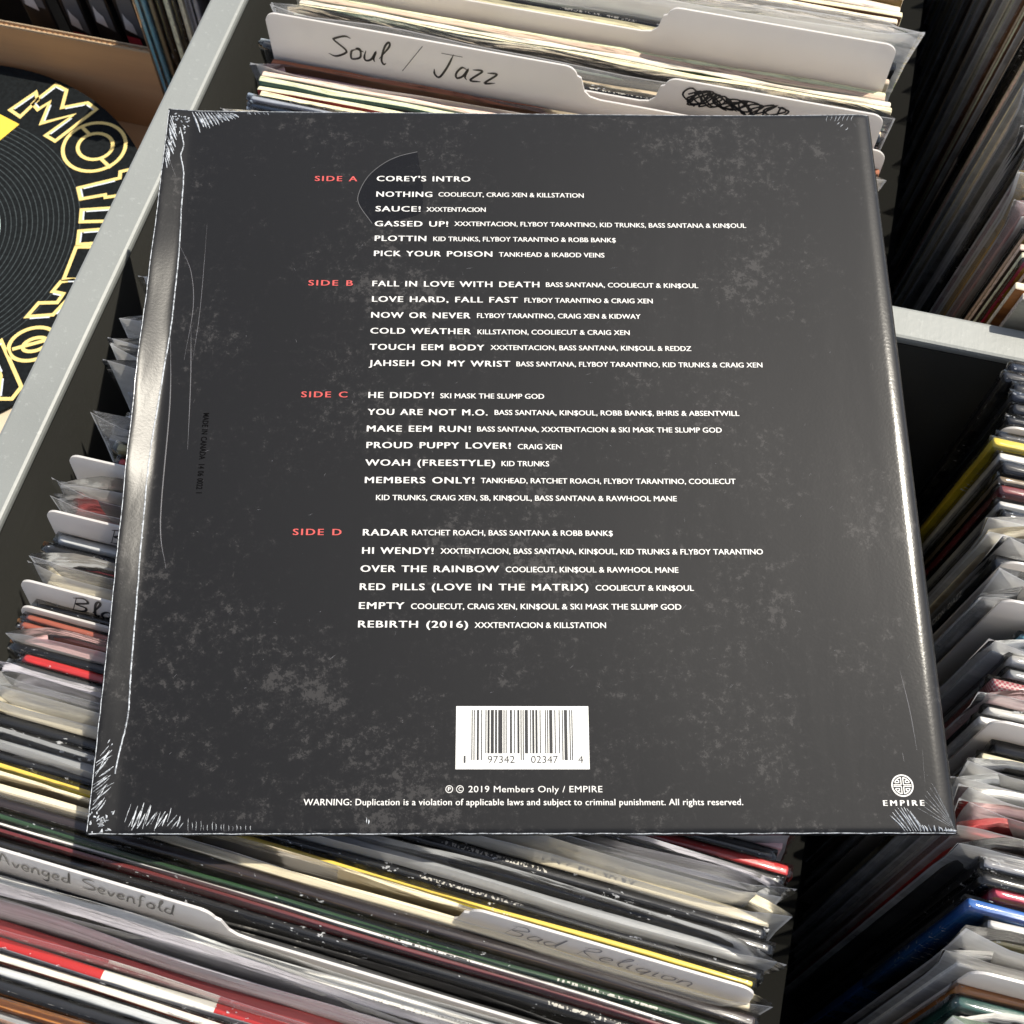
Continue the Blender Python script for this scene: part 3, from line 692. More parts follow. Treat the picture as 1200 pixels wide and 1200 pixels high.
def album_face():
    m, t, b = nodes('album_back_print'); tc = N(t, 'ShaderNodeTexCoord'); v = tc.outputs['Object']
    big = noise(t, 14, 6, .7, v, .05); fine = noise(t, 230, 9, .82, v, .05); scr = noise(t, 330, 4, .75, v, .5)
    mp = N(t, 'ShaderNodeMapping'); mp.inputs['Scale'].default_value = (1.0, .25, 1); t.links.new(v, mp.inputs[0]); vert = noise(t, 260, 6, .8, mp.outputs[0], .1)
    # print is busier along the bottom and lower left
    sp = N(t, 'ShaderNodeSeparateXYZ'); t.links.new(v, sp.inputs[0])
    g = N(t, 'ShaderNodeMapRange'); g.inputs['From Min'].default_value = .13; g.inputs['From Max'].default_value = .0; g.inputs['To Min'].default_value = 0; g.inputs['To Max'].default_value = .06
    t.links.new(sp.outputs[1], g.inputs[0])
    g2 = N(t, 'ShaderNodeMapRange'); g2.inputs['From Min'].default_value = .30; g2.inputs['From Max'].default_value = .08; g2.inputs['To Min'].default_value = .1; g2.inputs['To Max'].default_value = 1
    t.links.new(sp.outputs[0], g2.inputs[0]); gm = N(t, 'ShaderNodeMath', operation='MULTIPLY'); t.links.new(g.outputs[0], gm.inputs[0]); t.links.new(g2.outputs[0], gm.inputs[1])
    a = N(t, 'ShaderNodeMath', operation='MULTIPLY_ADD'); a.inputs[1].default_value = .75; t.links.new(big.outputs[0], a.inputs[0]); t.links.new(fine.outputs[0], a.inputs[2])
    a2 = N(t, 'ShaderNodeMath', operation='ADD'); t.links.new(a.outputs[0], a2.inputs[0]); t.links.new(gm.outputs[0], a2.inputs[1])
    r = ramp(t, a2.outputs[0], [(.90, (.0, .0, .0)), (1.00, (.18, .18, .18)), (1.30, (.85, .85, .85))])
    a3 = N(t, 'ShaderNodeMath', operation='MULTIPLY_ADD'); a3.inputs[1].default_value = .4; t.links.new(big.outputs[0], a3.inputs[0]); t.links.new(vert.outputs[0], a3.inputs[2])
    r2 = ramp(t, a3.outputs[0], [(.83, (0, 0, 0)), (.96, (1, 1, 1))])
    m1 = N(t, 'ShaderNodeMix', data_type='RGBA'); t.links.new(r.outputs[0], m1.inputs[0]); m1.inputs[6].default_value = (.0072, .0070, .0070, 1); m1.inputs[7].default_value = (.040, .038, .037, 1)
    m2 = N(t, 'ShaderNodeMix', data_type='RGBA'); k = N(t, 'ShaderNodeMath', operation='MULTIPLY'); k.inputs[1].default_value = .6; t.links.new(r2.outputs[0], k.inputs[0]); t.links.new(k.outputs[0], m2.inputs[0])
    t.links.new(m1.outputs[2], m2.inputs[6]); m2.inputs[7].default_value = (.060, .057, .054, 1)
    t.links.new(m2.outputs[2], b.inputs['Base Color'])
    b.inputs['Roughness'].default_value = .5; b.inputs['Specular IOR Level'].default_value = .12
    b.inputs['Coat Weight'].default_value = .55
    lo = N(t, 'ShaderNodeMapRange'); lo.inputs['From Min'].default_value = .009; lo.inputs['From Max'].default_value = .016; lo.inputs['To Min'].default_value = .32; lo.inputs['To Max'].default_value = .085
    t.links.new(sp.outputs[0], lo.inputs[0])
    ro = N(t, 'ShaderNodeMapRange'); ro.inputs['From Min'].default_value = .300; ro.inputs['From Max'].default_value = .311; ro.inputs['To Min'].default_value = 0; ro.inputs['To Max'].default_value = .11
    t.links.new(sp.outputs[0], ro.inputs[0]); sm = N(t, 'ShaderNodeMath', operation='ADD'); t.links.new(lo.outputs[0], sm.inputs[0]); t.links.new(ro.outputs[0], sm.inputs[1]); t.links.new(sm.outputs[0], b.inputs['Coat Roughness'])
    b.inputs['Coat IOR'].default_value = 1.5
    # film: slack waves and fine orange peel
    w1 = noise(t, 26, 3, .5, mp.outputs[0], .6); w2 = noise(t, 900, 3, .6, v)
    bp1 = N(t, 'ShaderNodeBump'); bp1.inputs['Strength'].default_value = .35; bp1.inputs['Distance'].default_value = .0016; t.links.new(w1.outputs[0], bp1.inputs['Height'])
    ls = N(t, 'ShaderNodeMapRange'); ls.inputs['From Min'].default_value = .008; ls.inputs['From Max'].default_value = .013; ls.inputs['To Min'].default_value = .9; ls.inputs['To Max'].default_value = .32; t.links.new(sp.outputs[0], ls.inputs[0]); t.links.new(ls.outputs[0], bp1.inputs['Strength'])
    bp2 = N(t, 'ShaderNodeBump'); bp2.inputs['Strength'].default_value = .18; bp2.inputs['Distance'].default_value = .0002; t.links.new(w2.outputs[0], bp2.inputs['Height']); t.links.new(bp1.outputs[0], bp2.inputs['Normal'])
    t.links.new(bp2.outputs[0], b.inputs['Coat Normal']); 
    return m
m_album = album_face()
V, F = album_mesh(0); cov = add('jacket', mesh('album_jacket', V, F, (m_album,), smooth=False), album)
cov.data.polygons.foreach_set('use_smooth', [True]*((len(US)-1)*(len(VS)-1))+[False]*(len(F)-(len(US)-1)*(len(VS)-1)))

def ink(name, col, rough=.35):
    m, t, b = nodes(name); v = coords(t, rnd=False); n = noise(t, 900, 3, .6, v)
    r = ramp(t, n.outputs[0], [(.3, tuple(c*.86 for c in col)), (.6, col)]); t.links.new(r.outputs[0], b.inputs['Base Color'])
    b.inputs['Roughness'].default_value = rough; b.inputs['Coat Weight'].default_value = .55; b.inputs['Coat Roughness'].default_value = .15
    return m
m_white = ink('white_ink', (.72, .71, .68)); m_red = ink('red_ink', (.58, .085, .075)); m_dark = ink('black_ink', (.006, .006, .007)); m_label = ink('label_white', (.80, .80, .76))
m_digits = ink('dark_digits', (.03, .03, .035))
def glyphs(s, offset=0.0, spacing=1.0, word=1.0):
    """outline of a string as a flat triangulated mesh: verts2d, faces, bounds"""
    cu = bpy.data.curves.new('t', 'FONT'); cu.body = s; cu.size = 1; cu.offset = offset; cu.space_character = spacing; cu.space_word = word
    cu.resolution_u = 3; cu.fill_mode = 'FRONT' if hasattr(cu, 'fill_mode') else cu.fill_mode
    o = bpy.data.objects.new('t', cu); me = bpy.data.meshes.new_from_object(o)
    V = [(v.co.x, v.co.y) for v in me.vertices]; F = [tuple(p.vertices) for p in me.polygons]
    bpy.data.objects.remove(o); bpy.data.curves.remove(cu); bpy.data.meshes.remove(me)
    return V, F
CAP = max(y for x, y in glyphs('H')[0])
def on_album(V2, F, lift=.00012):
    return [(u/1000, v/1000, relief(u, v)+lift) for u, v in V2], F
def line(s, x0, base, x1, cap, offset, spacing=1.0, word=1.0):
    V, F = glyphs(s, offset, spacing, word)
    a = min(x for x, y in V); b = max(x for x, y in V); sx = (x1-x0)/(b-a); sy = cap/CAP
    return [(x0+(x-a)*sx, base+y*sy) for x, y in V], F
def serifs(s, x0, base, x1, cap): pass
TRACKS = [
    ('SIDE A', 'r', 67.15, 277.775, 85.58, 3.05),
    ("COREY'S INTRO", 't', 94.27, 277.965, 135.15, 3.05),
    ('NOTHING', 't', 94.39, 269.94, 118.59, 3.02),
    ('COOLIECUT, CRAIG XEN & KILLSTATION', 'a', 121.43, 270.2, 184.9, 2.71),
    ('SAUCE!', 't', 94.31, 262.47, 113.65, 2.98),
    ('XXXTENTACION', 'a', 116.29, 262.505, 142.01, 2.69),
    ('GASSED UP!', 't', 94.24, 254.95, 125.74, 2.96),
    ('XXXTENTACION, FLYBOY TARANTINO, KID TRUNKS, BASS SANTANA & KIN$OUL', 'a', 128.55, 255.315, 255.17, 2.65),
    ('PLOTTIN', 't', 94.51, 247.6, 116.45, 2.93),
    ('KID TRUNKS, FLYBOY TARANTINO & ROBB BANK$', 'a', 119.6, 247.69, 198.26, 2.63),
    ('PICK YOUR POISON', 't', 94.45, 240.095, 144.92, 2.9),
    ('TANKHEAD & IKABOD VEINS', 'a', 147.88, 240.14, 193.14, 2.61),
    ('SIDE B', 'r', 67.24, 225.47, 85.9, 2.85),
    ('FALL IN LOVE WITH DEATH', 't', 94.32, 225.32, 164.96, 2.85),
    ('BASS SANTANA, COOLIECUT & KIN$OUL', 'a', 167.89, 225.515, 232.69, 2.55),
    ('LOVE HARD, FALL FAST', 't', 94.43, 217.865, 155.81, 2.82),
    ('FLYBOY TARANTINO & CRAIG XEN', 'a', 158.72, 217.965, 212.99, 2.53),
    ('NOW OR NEVER', 't', 94.38, 210.25, 135.85, 2.79),
    ('FLYBOY TARANTINO, CRAIG XEN & KIDWAY', 'a', 138.75, 210.505, 207.55, 2.51),
    ('COLD WEATHER', 't', 94.33, 202.795, 136.1, 2.76),
    ('KILLSTATION, COOLIECUT & CRAIG XEN', 'a', 138.98, 202.825, 202.67, 2.48),
    ('TOUCH EEM BODY', 't', 94.28, 195.245, 141.74, 2.73),
    ('XXXTENTACION, BASS SANTANA, KIN$OUL & REDDZ', 'a', 144.44, 195.54, 228.19, 2.46),
    ('JAHSEH ON MY WRIST', 't', 94.24, 187.785, 152.53, 2.7),
    ('BASS SANTANA, FLYBOY TARANTINO, KID TRUNKS & CRAIG XEN', 'a', 155.22, 187.975, 257.37, 2.43),
    ('SIDE C', 'r', 67.17, 173.365, 85.85, 2.65),
    ('HE DIDDY!', 't', 94.63, 173.195, 121.14, 2.65),
    ('SKI MASK THE SLUMP GOD', 'a', 123.96, 173.245, 166.49, 2.38),
    ('YOU ARE NOT M.O.', 't', 94.6, 165.625, 143.26, 2.63),
    ('BASS SANTANA, KIN$OUL, ROBB BANK$, BHRIS & ABSENTWILL', 'a', 146.23, 165.905, 246.28, 2.35),
    ('MAKE EEM RUN!', 't', 94.56, 158.23, 136.4, 2.6),
    ('BASS SANTANA, XXXTENTACION & SKI MASK THE SLUMP GOD', 'a', 139.19, 158.46, 238.67, 2.34),
    ('PROUD PUPPY LOVER!', 't', 94.69, 150.97, 152.67, 2.58),
    ('CRAIG XEN', 'a', 155.61, 150.835, 173.3, 2.31),
    ('WOAH (FREESTYLE)', 't', 94.5, 143.37, 146.31, 2.55),
    ('KID TRUNKS', 'a', 149.08, 143.39, 168.14, 2.29),
    ('MEMBERS ONLY!', 't', 94.64, 135.855, 138.09, 2.52),
    ('TANKHEAD, RATCHET ROACH, FLYBOY TARANTINO, COOLIECUT', 'a', 140.84, 136.035, 242.85, 2.27),
    ('KID TRUNKS, CRAIG XEN, SB, KIN$OUL, BASS SANTANA & RAWHOOL MANE', 'a', 99.27, 128.62, 218.88, 2.24),
    ('SIDE D', 'r', 67.29, 113.835, 86.15, 2.43),
    ('RADAR', 't', 94.73, 113.77, 112.2, 2.44),
    ('RATCHET ROACH, BASS SANTANA & ROBB BANK$', 'a', 113.95, 113.965, 192.88, 2.19),
    ('HI WENDY!', 't', 94.72, 106.27, 122.38, 2.41),
    ('XXXTENTACION, BASS SANTANA, KIN$OUL, KID TRUNKS & FLYBOY TARANTINO', 'a', 125.23, 106.39, 251.64, 2.17),
    ('OVER THE RAINBOW', 't', 94.4, 98.87, 148.05, 2.39),
    ('COOLIECUT, KIN$OUL & RAWHOOL MANE', 'a', 150.73, 98.91, 218.08, 2.14),
    ('RED PILLS (LOVE IN THE MATRIX)', 't', 94.39, 91.555, 182.62, 2.36),
    ('COOLIECUT & KIN$OUL', 'a', 185.6, 91.59, 223.72, 2.13),
    ('EMPTY', 't', 94.39, 84.005, 111.64, 2.33),
    ('COOLIECUT, CRAIG XEN, KIN$OUL & SKI MASK THE SLUMP GOD', 'a', 114.29, 84.015, 218.46, 2.1),
    ('REBIRTH (2016)', 't', 94.38, 76.67, 136.16, 2.31),
    ('XXXTENTACION & KILLSTATION', 'a', 138.8, 76.63, 189.12, 2.07),
    ('℗ © 2019 Members Only / EMPIRE', 'w', 128.73, 14.81, 186.07, 2.33),
    ('WARNING: Duplication is a violation of applicable laws and subject to criminal punishment. All rights reserved.', 'w', 77.21, 10.18, 237.39, 2.31),
]
groups = {'r': ('side_heading', m_red, MB()), 't': ('track_titles', m_white, MB()), 'a': ('artist_credits', m_white, MB()), 'w': ('legal_lines', m_white, MB())}
for s, k, x0, base, x1, cap in TRACKS:
    cap_ = {'r': 2.55, 't': 2.62, 'a': 2.20, 'w': 2.25}[k]
    off = {'r': 0, 't': 0, 'a': 0, 'w': 0}[k]; sp = {'r': 1.22, 't': 1.13, 'a': 1.0, 'w': 1.05}[k]; wd = {'r': 1.2, 't': 1.25, 'a': 1.0, 'w': 1.0}[k]
    if k == 'w': base += .1
    if s[0] == '\u2117':
        # a P and a C, each in its own ring, drawn as rings and letters
        V, F = line(s[4:], x0+8.3, base, x1, cap_, off, sp, wd); groups[k][2].put(*on_album(V, F))
        for cx, ch in ((x0+1.3, 'P'), (x0+5.2, 'C')):
            V, F = ribbon([(cx+1.25*math.cos(a*math.pi/12), base+1.1+1.25*math.sin(a*math.pi/12)) for a in range(24)], .26, closed=True); groups[k][2].put(*on_album(V, F))
            V, F = line(ch, cx-.5, base+.45, cx+.6, 1.35, .012); groups[k][2].put(*on_album(V, F))
        continue
    V, F = line(s, x0, base, x1, cap_, off, sp, wd)
    sh = {'r': (-.11, 0, .11), 't': (-.12, 0, .12), 'a': (-.045, .045), 'w': (-.04, .04)}[k]
    tgt = MB() if k == 'r' else groups[k][2]
    for n_, dx_ in enumerate(sh): tgt.put(*on_album([(a_+dx_, b_) for a_, b_ in V], F, .00012+.000012*n_))
    if k == 'r': tgt.obj('side_heading', m_red, album)
for k in 'taw': groups[k][2].obj(groups[k][0], groups[k][1], album)

# barcode label: white panel, bars of the printed number, digits
bx0, bx1, by0, by1 = 132.2, 181.6, 23.2, 46.5
def quad(mb, x0, x1, y0, y1, lift):
    nx = max(1, int((x1-x0)/5)); V = []; F = []
    for i in range(nx+1):
        x = x0+(x1-x0)*i/nx; V += [(x/1000, y0/1000, relief(x, y0)+lift), (x/1000, y1/1000, relief(x, y1)+lift)]
    for i in range(nx): F.append((2*i, 2*i+2, 2*i+3, 2*i+1))
    mb.put(V, F)
mb = MB(); 
for j in range(5): quad(mb, bx0, bx1, by0+(by1-by0)*j/5, by0+(by1-by0)*(j+1)/5, .00013)
lab = mb.obj('barcode_panel', m_label, album)
Lc = ['0001101','0011001','0010011','0111101','0100011','0110001','0101111','0111011','0110111','0001011']
code = '197342023474'; bits = []; tall = []
def push(s, t):
    for c_ in s: bits.append(c_); tall.append(t)
push('101', 1)
for i, d in enumerate(code[:6]): push(Lc[int(d)], i == 0)
push('01010', 1)
for i, d in enumerate(code[6:]): push(''.join('1' if c_ == '0' else '0' for c_ in Lc[int(d)]), i == 5)
push('101', 1)
mb = MB(); mw = (175.6-138.0)/95; i = 0
while i < 95:
    if bits[i] == '1':
        j = i
        while j < 95 and bits[j] == '1': j += 1
        quad(mb, 138+i*mw+.02, 138+j*mw-.02, 26.5 if tall[i] else 29.0, 45.1, .00026); i = j
    else: i += 1
mb.obj('bars', m_dark, lab)
mb = MB()
for s, x0, x1 in (('1', 135.2, 135.9), ('97342', 144.0, 154.0), ('02347', 160.0, 170.0), ('4', 177.4, 179.3)):
    V, F = line(s, x0, 25.5, x1, 2.6, 0); mb.put(*on_album(V, F, .00026))
mb.obj('digits', m_digits, lab)

# round fret emblem with the label name below
mb = MB(); cx, cy, rr = 296.2, 17.1, 4.05
def put_path(P, w, closed=False): V, F = ribbon([(cx+x*rr, cy+y*rr) for x, y in P], w*rr, closed); mb.put(*on_album(V, F, .00014))
put_path([(.93*math.cos(a*math.pi/24), .93*math.sin(a*math.pi/24)) for a in range(48)], .13, True)
for sx in (-1, 1):
    for sy in (-1, 1):
        arc = [(.72*math.cos(R_(a))*sx, .72*math.sin(R_(a))*sy) for a in range(78, 16, -8)]
        put_path([(.10*sx, .07*sy), (.10*sx, .70*sy)]+arc, .09)
        put_path([(.68*math.cos(R_(18))*sx, .70*math.sin(R_(18))*sy+.04*sy), (.30*sx, .27*sy), (.30*sx, .46*sy), (.46*sx, .46*sy)], .085)
        put_path([(.10*sx, .07*sy), (.80*sx, .07*sy)], .085)
mb.obj('round_emblem', m_white, album)
mb = MB()
V, F = line('EMPIRE', 288.6, 9.9, 303.4, 1.95, 0, 1.45)
for n_ in (0, 1, 2): mb.put(*on_album([(x+.11*(n_-1), y) for x, y in V], F, .00013+.000012*n_))
mb.obj('label_name', m_white, album)
# ink-jet dots, reading downwards near the spine
mb = MB(); V, F = glyphs('MADE IN CANADA  14 06 0022 1', .012, 1.05, 1.2); a = min(x for x, y in V); b = max(x for x, y in V); k = 34.8/(b-a)
mb.put(*on_album([(28.0+y*2.3/CAP*1.0, 166.0-(x-a)*k) for x, y in V], F, .00014)); m_jet, t_, b_ = nodes('inkjet_black'); b_.inputs['Base Color'].default_value = (.0008, .0008, .001, 1); b_.inputs['Specular IOR Level'].default_value = .05; b_.inputs['Roughness'].default_value = .6; mb.obj('inkjet_code', m_jet, album)
# glossy clear sticker, a curved wedge, over the first titles
m_st, t_, b_ = nodes('clear_glossy_sticker'); b_.inputs['Base Color'].default_value = (.008, .008, .009, 1); b_.inputs['Roughness'].default_value = .08; b_.inputs['Alpha'].default_value = .55
Pst = smooth_path([(111.6, 293.4, 0), (103.5, 291.0, 0), (96.7, 287.0, 0), (90.5, 280.6, 0), (86.8, 272.3, 0), (86.9, 266.0, 0), (93.0, 256.3, 0)], 6)
Pst2 = smooth_path([(93.0, 256.3, 0), (103, 258.0, 0), (113.5, 261.6, 0), (114.6, 269.0, 0), (114.3, 277.0, 0), (111.6, 293.4, 0)], 5)[1:-1]
PP = [(p.x, p.y) for p in Pst+Pst2]; cxs = sum(p[0] for p in PP)/len(PP); cys = sum(p[1] for p in PP)/len(PP)
V = [(cxs, cys)]+PP; F = [(0, 1+i, 1+(i+1) % len(PP)) for i in range(len(PP))]
F = [f if True else f for f in F]
mb = MB(); mb.put(*on_album(V, [f[::-1] for f in F], .00006)); stk = mb.obj('clear_sticker', m_st, album)
mb = MB(); V, F = ribbon([(p.x, p.y) for p in Pst], .28); mb.put(*on_album(V, F, .00010)); mb.obj('sticker_rim', ink('film_rim', (.10, .10, .10)), stk)

# film: seam, pleats at the corners, scuffs -- raised film ridges; seam and pleats painted whitish to stand for sun glints
m_glint, t_, b_ = nodes('glint_white_film'); b_.inputs['Base Color'].default_value = (.60, .63, .66, 1); na_ = noise(t_, 520, 3, .7, coords(t_, rnd=False)); ra_ = ramp(t_, na_.outputs[0], [(.40, (.30, .30, .30)), (.56, (1, 1, 1))]); t_.links.new(ra_.outputs[0], b_.inputs['Alpha']); b_.inputs['Roughness'].default_value = .22; b_.inputs['Coat Weight'].default_value = .6
m_sc, t_, b_ = nodes('scuffed_film'); b_.inputs['Base Color'].default_value = (.50, .50, .52, 1); b_.inputs['Roughness'].default_value = .4; b_.inputs['Alpha'].default_value = .22
def ridge(mb, P, w, h, taper=.35):
    P = [Vector(p) for p in P]; n = len(P); V = []; F = []
    for i, p in enumerate(P):
        a = P[max(0, i-1)]; b = P[min(n-1, i+1)]; d = (b-a); d = d.normalized() if d.length > 1e-9 else Vector((1, 0)); q = Vector((-d.y, d.x))
        e = 1 if taper <= 0 else min(1, .15+min(i, n-1-i)/max(1, (n-1)*taper))
        L = p+q*w/2*e; Rr = p-q*w/2*e
        for c_, z in ((L, .00003), (p+q*w*.12, h*e+.00005), (p-q*w*.12, h*e*.85+.00005), (Rr, .00003)): V.append((c_.x/1000, c_.y/1000, relief(c_.x, c_.y)+z))
    for i in range(n-1):
        for k in range(3): F.append((4*i+k, 4*i+k+1, 4*i+k+5, 4*i+k+4))
    mb.put(V, F)
q = random.Random(5)
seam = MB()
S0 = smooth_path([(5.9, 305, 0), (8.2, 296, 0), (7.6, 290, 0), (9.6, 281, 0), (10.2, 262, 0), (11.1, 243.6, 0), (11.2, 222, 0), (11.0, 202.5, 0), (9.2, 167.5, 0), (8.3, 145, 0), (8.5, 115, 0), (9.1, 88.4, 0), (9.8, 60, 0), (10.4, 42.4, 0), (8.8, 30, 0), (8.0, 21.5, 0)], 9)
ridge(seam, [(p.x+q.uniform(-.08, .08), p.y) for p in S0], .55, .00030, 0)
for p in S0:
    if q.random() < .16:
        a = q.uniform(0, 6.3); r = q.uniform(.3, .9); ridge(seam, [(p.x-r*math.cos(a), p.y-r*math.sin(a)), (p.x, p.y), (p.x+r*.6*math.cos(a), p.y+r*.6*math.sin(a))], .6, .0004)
seam.obj('film_seam', m_glint, album)
def pleats(specs):
    mb = MB()
    for (u0, v0, u1, v1, w) in specs:
        n = 7; P = []; bx, by = (v1-v0), -(u1-u0); L = math.hypot(bx, by)+1e-6; am = q.uniform(-.25, .25)
        for i in range(n):
            s = i/(n-1); k = am*math.sin(math.pi*s); P.append((u0+(u1-u0)*s+bx/L*k+q.uniform(-.05, .05), v0+(v1-v0)*s+by/L*k))
        P = [(max(.15, min(314.8, a)), max(.15, min(314.8, b))) for a, b in P]; ridge(mb, P, w, .00035*w/.5)
    return mb
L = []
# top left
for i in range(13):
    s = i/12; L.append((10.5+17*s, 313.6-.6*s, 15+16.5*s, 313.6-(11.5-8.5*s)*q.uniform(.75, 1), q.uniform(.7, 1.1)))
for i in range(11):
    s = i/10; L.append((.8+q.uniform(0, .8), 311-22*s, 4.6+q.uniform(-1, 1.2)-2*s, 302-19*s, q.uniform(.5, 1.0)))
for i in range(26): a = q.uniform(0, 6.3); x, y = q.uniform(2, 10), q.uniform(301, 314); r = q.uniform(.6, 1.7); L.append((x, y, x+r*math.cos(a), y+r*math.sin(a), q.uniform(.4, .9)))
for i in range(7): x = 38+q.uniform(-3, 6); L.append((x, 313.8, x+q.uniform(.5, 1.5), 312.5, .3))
pleats(L).obj('film_pleats', m_glint, album)['kind'] = 'stuff'
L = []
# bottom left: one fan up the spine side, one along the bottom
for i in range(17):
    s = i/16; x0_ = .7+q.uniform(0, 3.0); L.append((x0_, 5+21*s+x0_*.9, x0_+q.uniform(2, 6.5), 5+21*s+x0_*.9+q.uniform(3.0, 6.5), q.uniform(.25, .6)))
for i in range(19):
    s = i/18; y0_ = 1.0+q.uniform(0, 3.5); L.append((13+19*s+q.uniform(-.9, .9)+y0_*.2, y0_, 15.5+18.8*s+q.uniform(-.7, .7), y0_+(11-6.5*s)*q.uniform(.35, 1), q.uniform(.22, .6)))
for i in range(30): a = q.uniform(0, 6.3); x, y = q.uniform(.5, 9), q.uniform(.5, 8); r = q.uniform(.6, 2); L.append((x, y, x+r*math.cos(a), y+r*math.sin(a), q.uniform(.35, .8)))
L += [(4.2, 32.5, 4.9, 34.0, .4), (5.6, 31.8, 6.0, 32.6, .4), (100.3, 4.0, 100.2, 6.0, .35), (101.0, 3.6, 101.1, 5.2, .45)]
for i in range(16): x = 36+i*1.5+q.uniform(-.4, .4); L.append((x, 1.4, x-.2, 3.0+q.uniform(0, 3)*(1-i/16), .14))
pleats(L).obj('film_pleats', m_glint, album)['kind'] = 'stuff'
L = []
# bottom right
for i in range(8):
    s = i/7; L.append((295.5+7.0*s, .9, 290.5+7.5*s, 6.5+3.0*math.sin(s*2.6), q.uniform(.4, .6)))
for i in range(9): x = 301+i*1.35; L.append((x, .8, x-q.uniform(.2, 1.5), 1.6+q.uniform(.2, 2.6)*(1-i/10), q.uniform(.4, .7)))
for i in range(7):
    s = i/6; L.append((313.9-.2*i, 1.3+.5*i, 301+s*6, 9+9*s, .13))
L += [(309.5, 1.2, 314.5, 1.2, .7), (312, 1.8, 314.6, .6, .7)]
pleats(L).obj('film_pleats', m_glint, album)['kind'] = 'stuff'
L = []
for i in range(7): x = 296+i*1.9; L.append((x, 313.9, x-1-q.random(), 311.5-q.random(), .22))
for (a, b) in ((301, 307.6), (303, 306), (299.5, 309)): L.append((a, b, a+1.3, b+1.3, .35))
pleats(L).obj('film_pleats', m_glint, album)['kind'] = 'stuff'
mb = MB()
for (P, w) in (([(11.5, 244), (17, 232), (19.5, 215), (18, 190)], .3), ([(22, 255), (22.5, 215), (21.5, 190)], .22), ([(11.5, 200), (14, 170), (15, 120), (19, 100)], .45), ([(19.5, 205), (21.5, 180), (23, 150)], .35), ([(2, 290), (6.5, 279)], .4), ([(300, 60), (302, 45), (303, 30)], .3), ([(297.5, 29), (297.8, 26)], .5), ([(305, 30), (304.5, 18)], .25)):
    ridge(mb, [(p.x, p.y) for p in smooth_path([(a, b, 0) for a, b in P], 8)], w, .00006)
for i in range(240):
    x, y = q.uniform(20, 313), q.uniform(4, 312); a = q.uniform(0, 6.3); r = abs(q.gauss(0, 1.1))+.15; ridge(mb, [(x, y), (x+r*.5*math.cos(a), y+r*.5*math.sin(a)+.05), (x+r*math.cos(a), y+r*math.sin(a))], q.uniform(.08, .2), .00004)
mb.obj('film_scuffs', m_sc, album)['kind'] = 'stuff'
# edge bead of film all round
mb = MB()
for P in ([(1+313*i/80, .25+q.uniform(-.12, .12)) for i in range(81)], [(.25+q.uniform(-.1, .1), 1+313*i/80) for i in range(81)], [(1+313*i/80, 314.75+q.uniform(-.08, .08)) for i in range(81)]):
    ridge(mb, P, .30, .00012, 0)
mb.obj('film_edge', m_glint, album)
# print on the spine of the navy record in the right row
o, th = MARKS['LACHCRON DIAZZ']
V, F = glyphs('LACHCRON  DIAZZ', .012, 1.1); a = min(x for x, y in V); b = max(x for x, y in V); k = .060/(b-a)
mb = MB(); mb.put([(-JW/2-.0014, (y/CAP-.5)*.0027, .215+(x-a)*k) for x, y in V], F)
mb.obj('spine_lettering', m_white, o)
o, th = MARKS['bright yellow record']
V, F = glyphs('DIATOM WAVES', .0, 1.05); a = min(x for x, y in V); b = max(x for x, y in V); k = .085/(b-a)
mb = MB(); mb.put([(-JW/2-.0014, (y/CAP-.5)*.0024, .215+(x-a)*k) for x, y in V], F)
mb.obj('spine_lettering', m_dark, o)

# ------------------------------------------------------------------ left bin: cardboard box with a slipmat, cases and records beyond
def cardboard(name, col):
    m, t, b = nodes(name); v = coords(t, (3, 40, 40), rnd=False); n = noise(t, 2, 5, .6, v); v2 = coords(t, rnd=False); n2 = noise(t, 500, 3, .7, v2)
    r = ramp(t, n.outputs[0], [(.3, tuple(c*.85 for c in col)), (.7, col)]); t.links.new(r.outputs[0], b.inputs['Base Color']); b.inputs['Roughness'].default_value = .85
    bump(t, b, n2.outputs[0], .15, .0004); return m
m_cb = cardboard('brown_cardboard', (.60, .35, .17)); m_ce = cardboard('cut_cardboard', (.50, .38, .25))
bxo = add('cardboard_box', None, loc=(-.56, .3605, .157)); tag(bxo, 'open brown cardboard box holding the lettered slipmat, left of the grey rail', 'cardboard box')
X0, X1, Y0, Y1, ZB, ZT = -.245, .258, -.44, .153, 0, CAMZ-.566-.157
def wall(x0, x1, y0, y1):
    w = box('box_wall', x0, x1, y0, y1, ZB, ZT-.0002, m_cb, bxo, b=.0006)
    # corrugated cut edge: two liners and a wavy flute between them
    mb = MB(); long_x = (x1-x0) > (y1-y0); L = (x1-x0) if long_x else (y1-y0); n = int(L/.0016)
    th = (y1-y0) if long_x else (x1-x0)
    def P(s, w_): return (x0+s, y0+w_) if long_x else (x0+w_, y0+s)
    for w0, w1 in ((0, .0006), (th-.0006, th)):
        a, b, c, d = P(0, w0), P(L, w0), P(L, w1), P(0, w1)
        V = [(*p, z) for z in (ZT-.0001, ZT+.0014) for p in (a, b, c, d)]; mb.put(V, [(0,1,2,3), (4,5,6,7), (0,1,5,4), (1,2,6,5), (2,3,7,6), (3,0,4,7)])
    prev = None
    for i in range(n+1):
        s = L*i/n; w_ = th/2+(th/2-.0006)*math.sin(i*1.35); a = P(s, w_)
        cur = [(*a, ZT), (*a, ZT+.0012)]
        if prev: o_ = len(mb.V); mb.V += prev+cur; mb.F.append((o_, o_+2, o_+3, o_+1))
        prev = cur
    mb.obj('cut_edge', m_ce, w)
wall(X0, X1, Y1, Y1+.004); wall(X0, X1, Y0-.004, Y0); wall(X0-.0042, X0-.0002, Y0-.004, Y1+.004); wall(X1+.0002, X1+.0042, Y0-.004, Y1+.004)
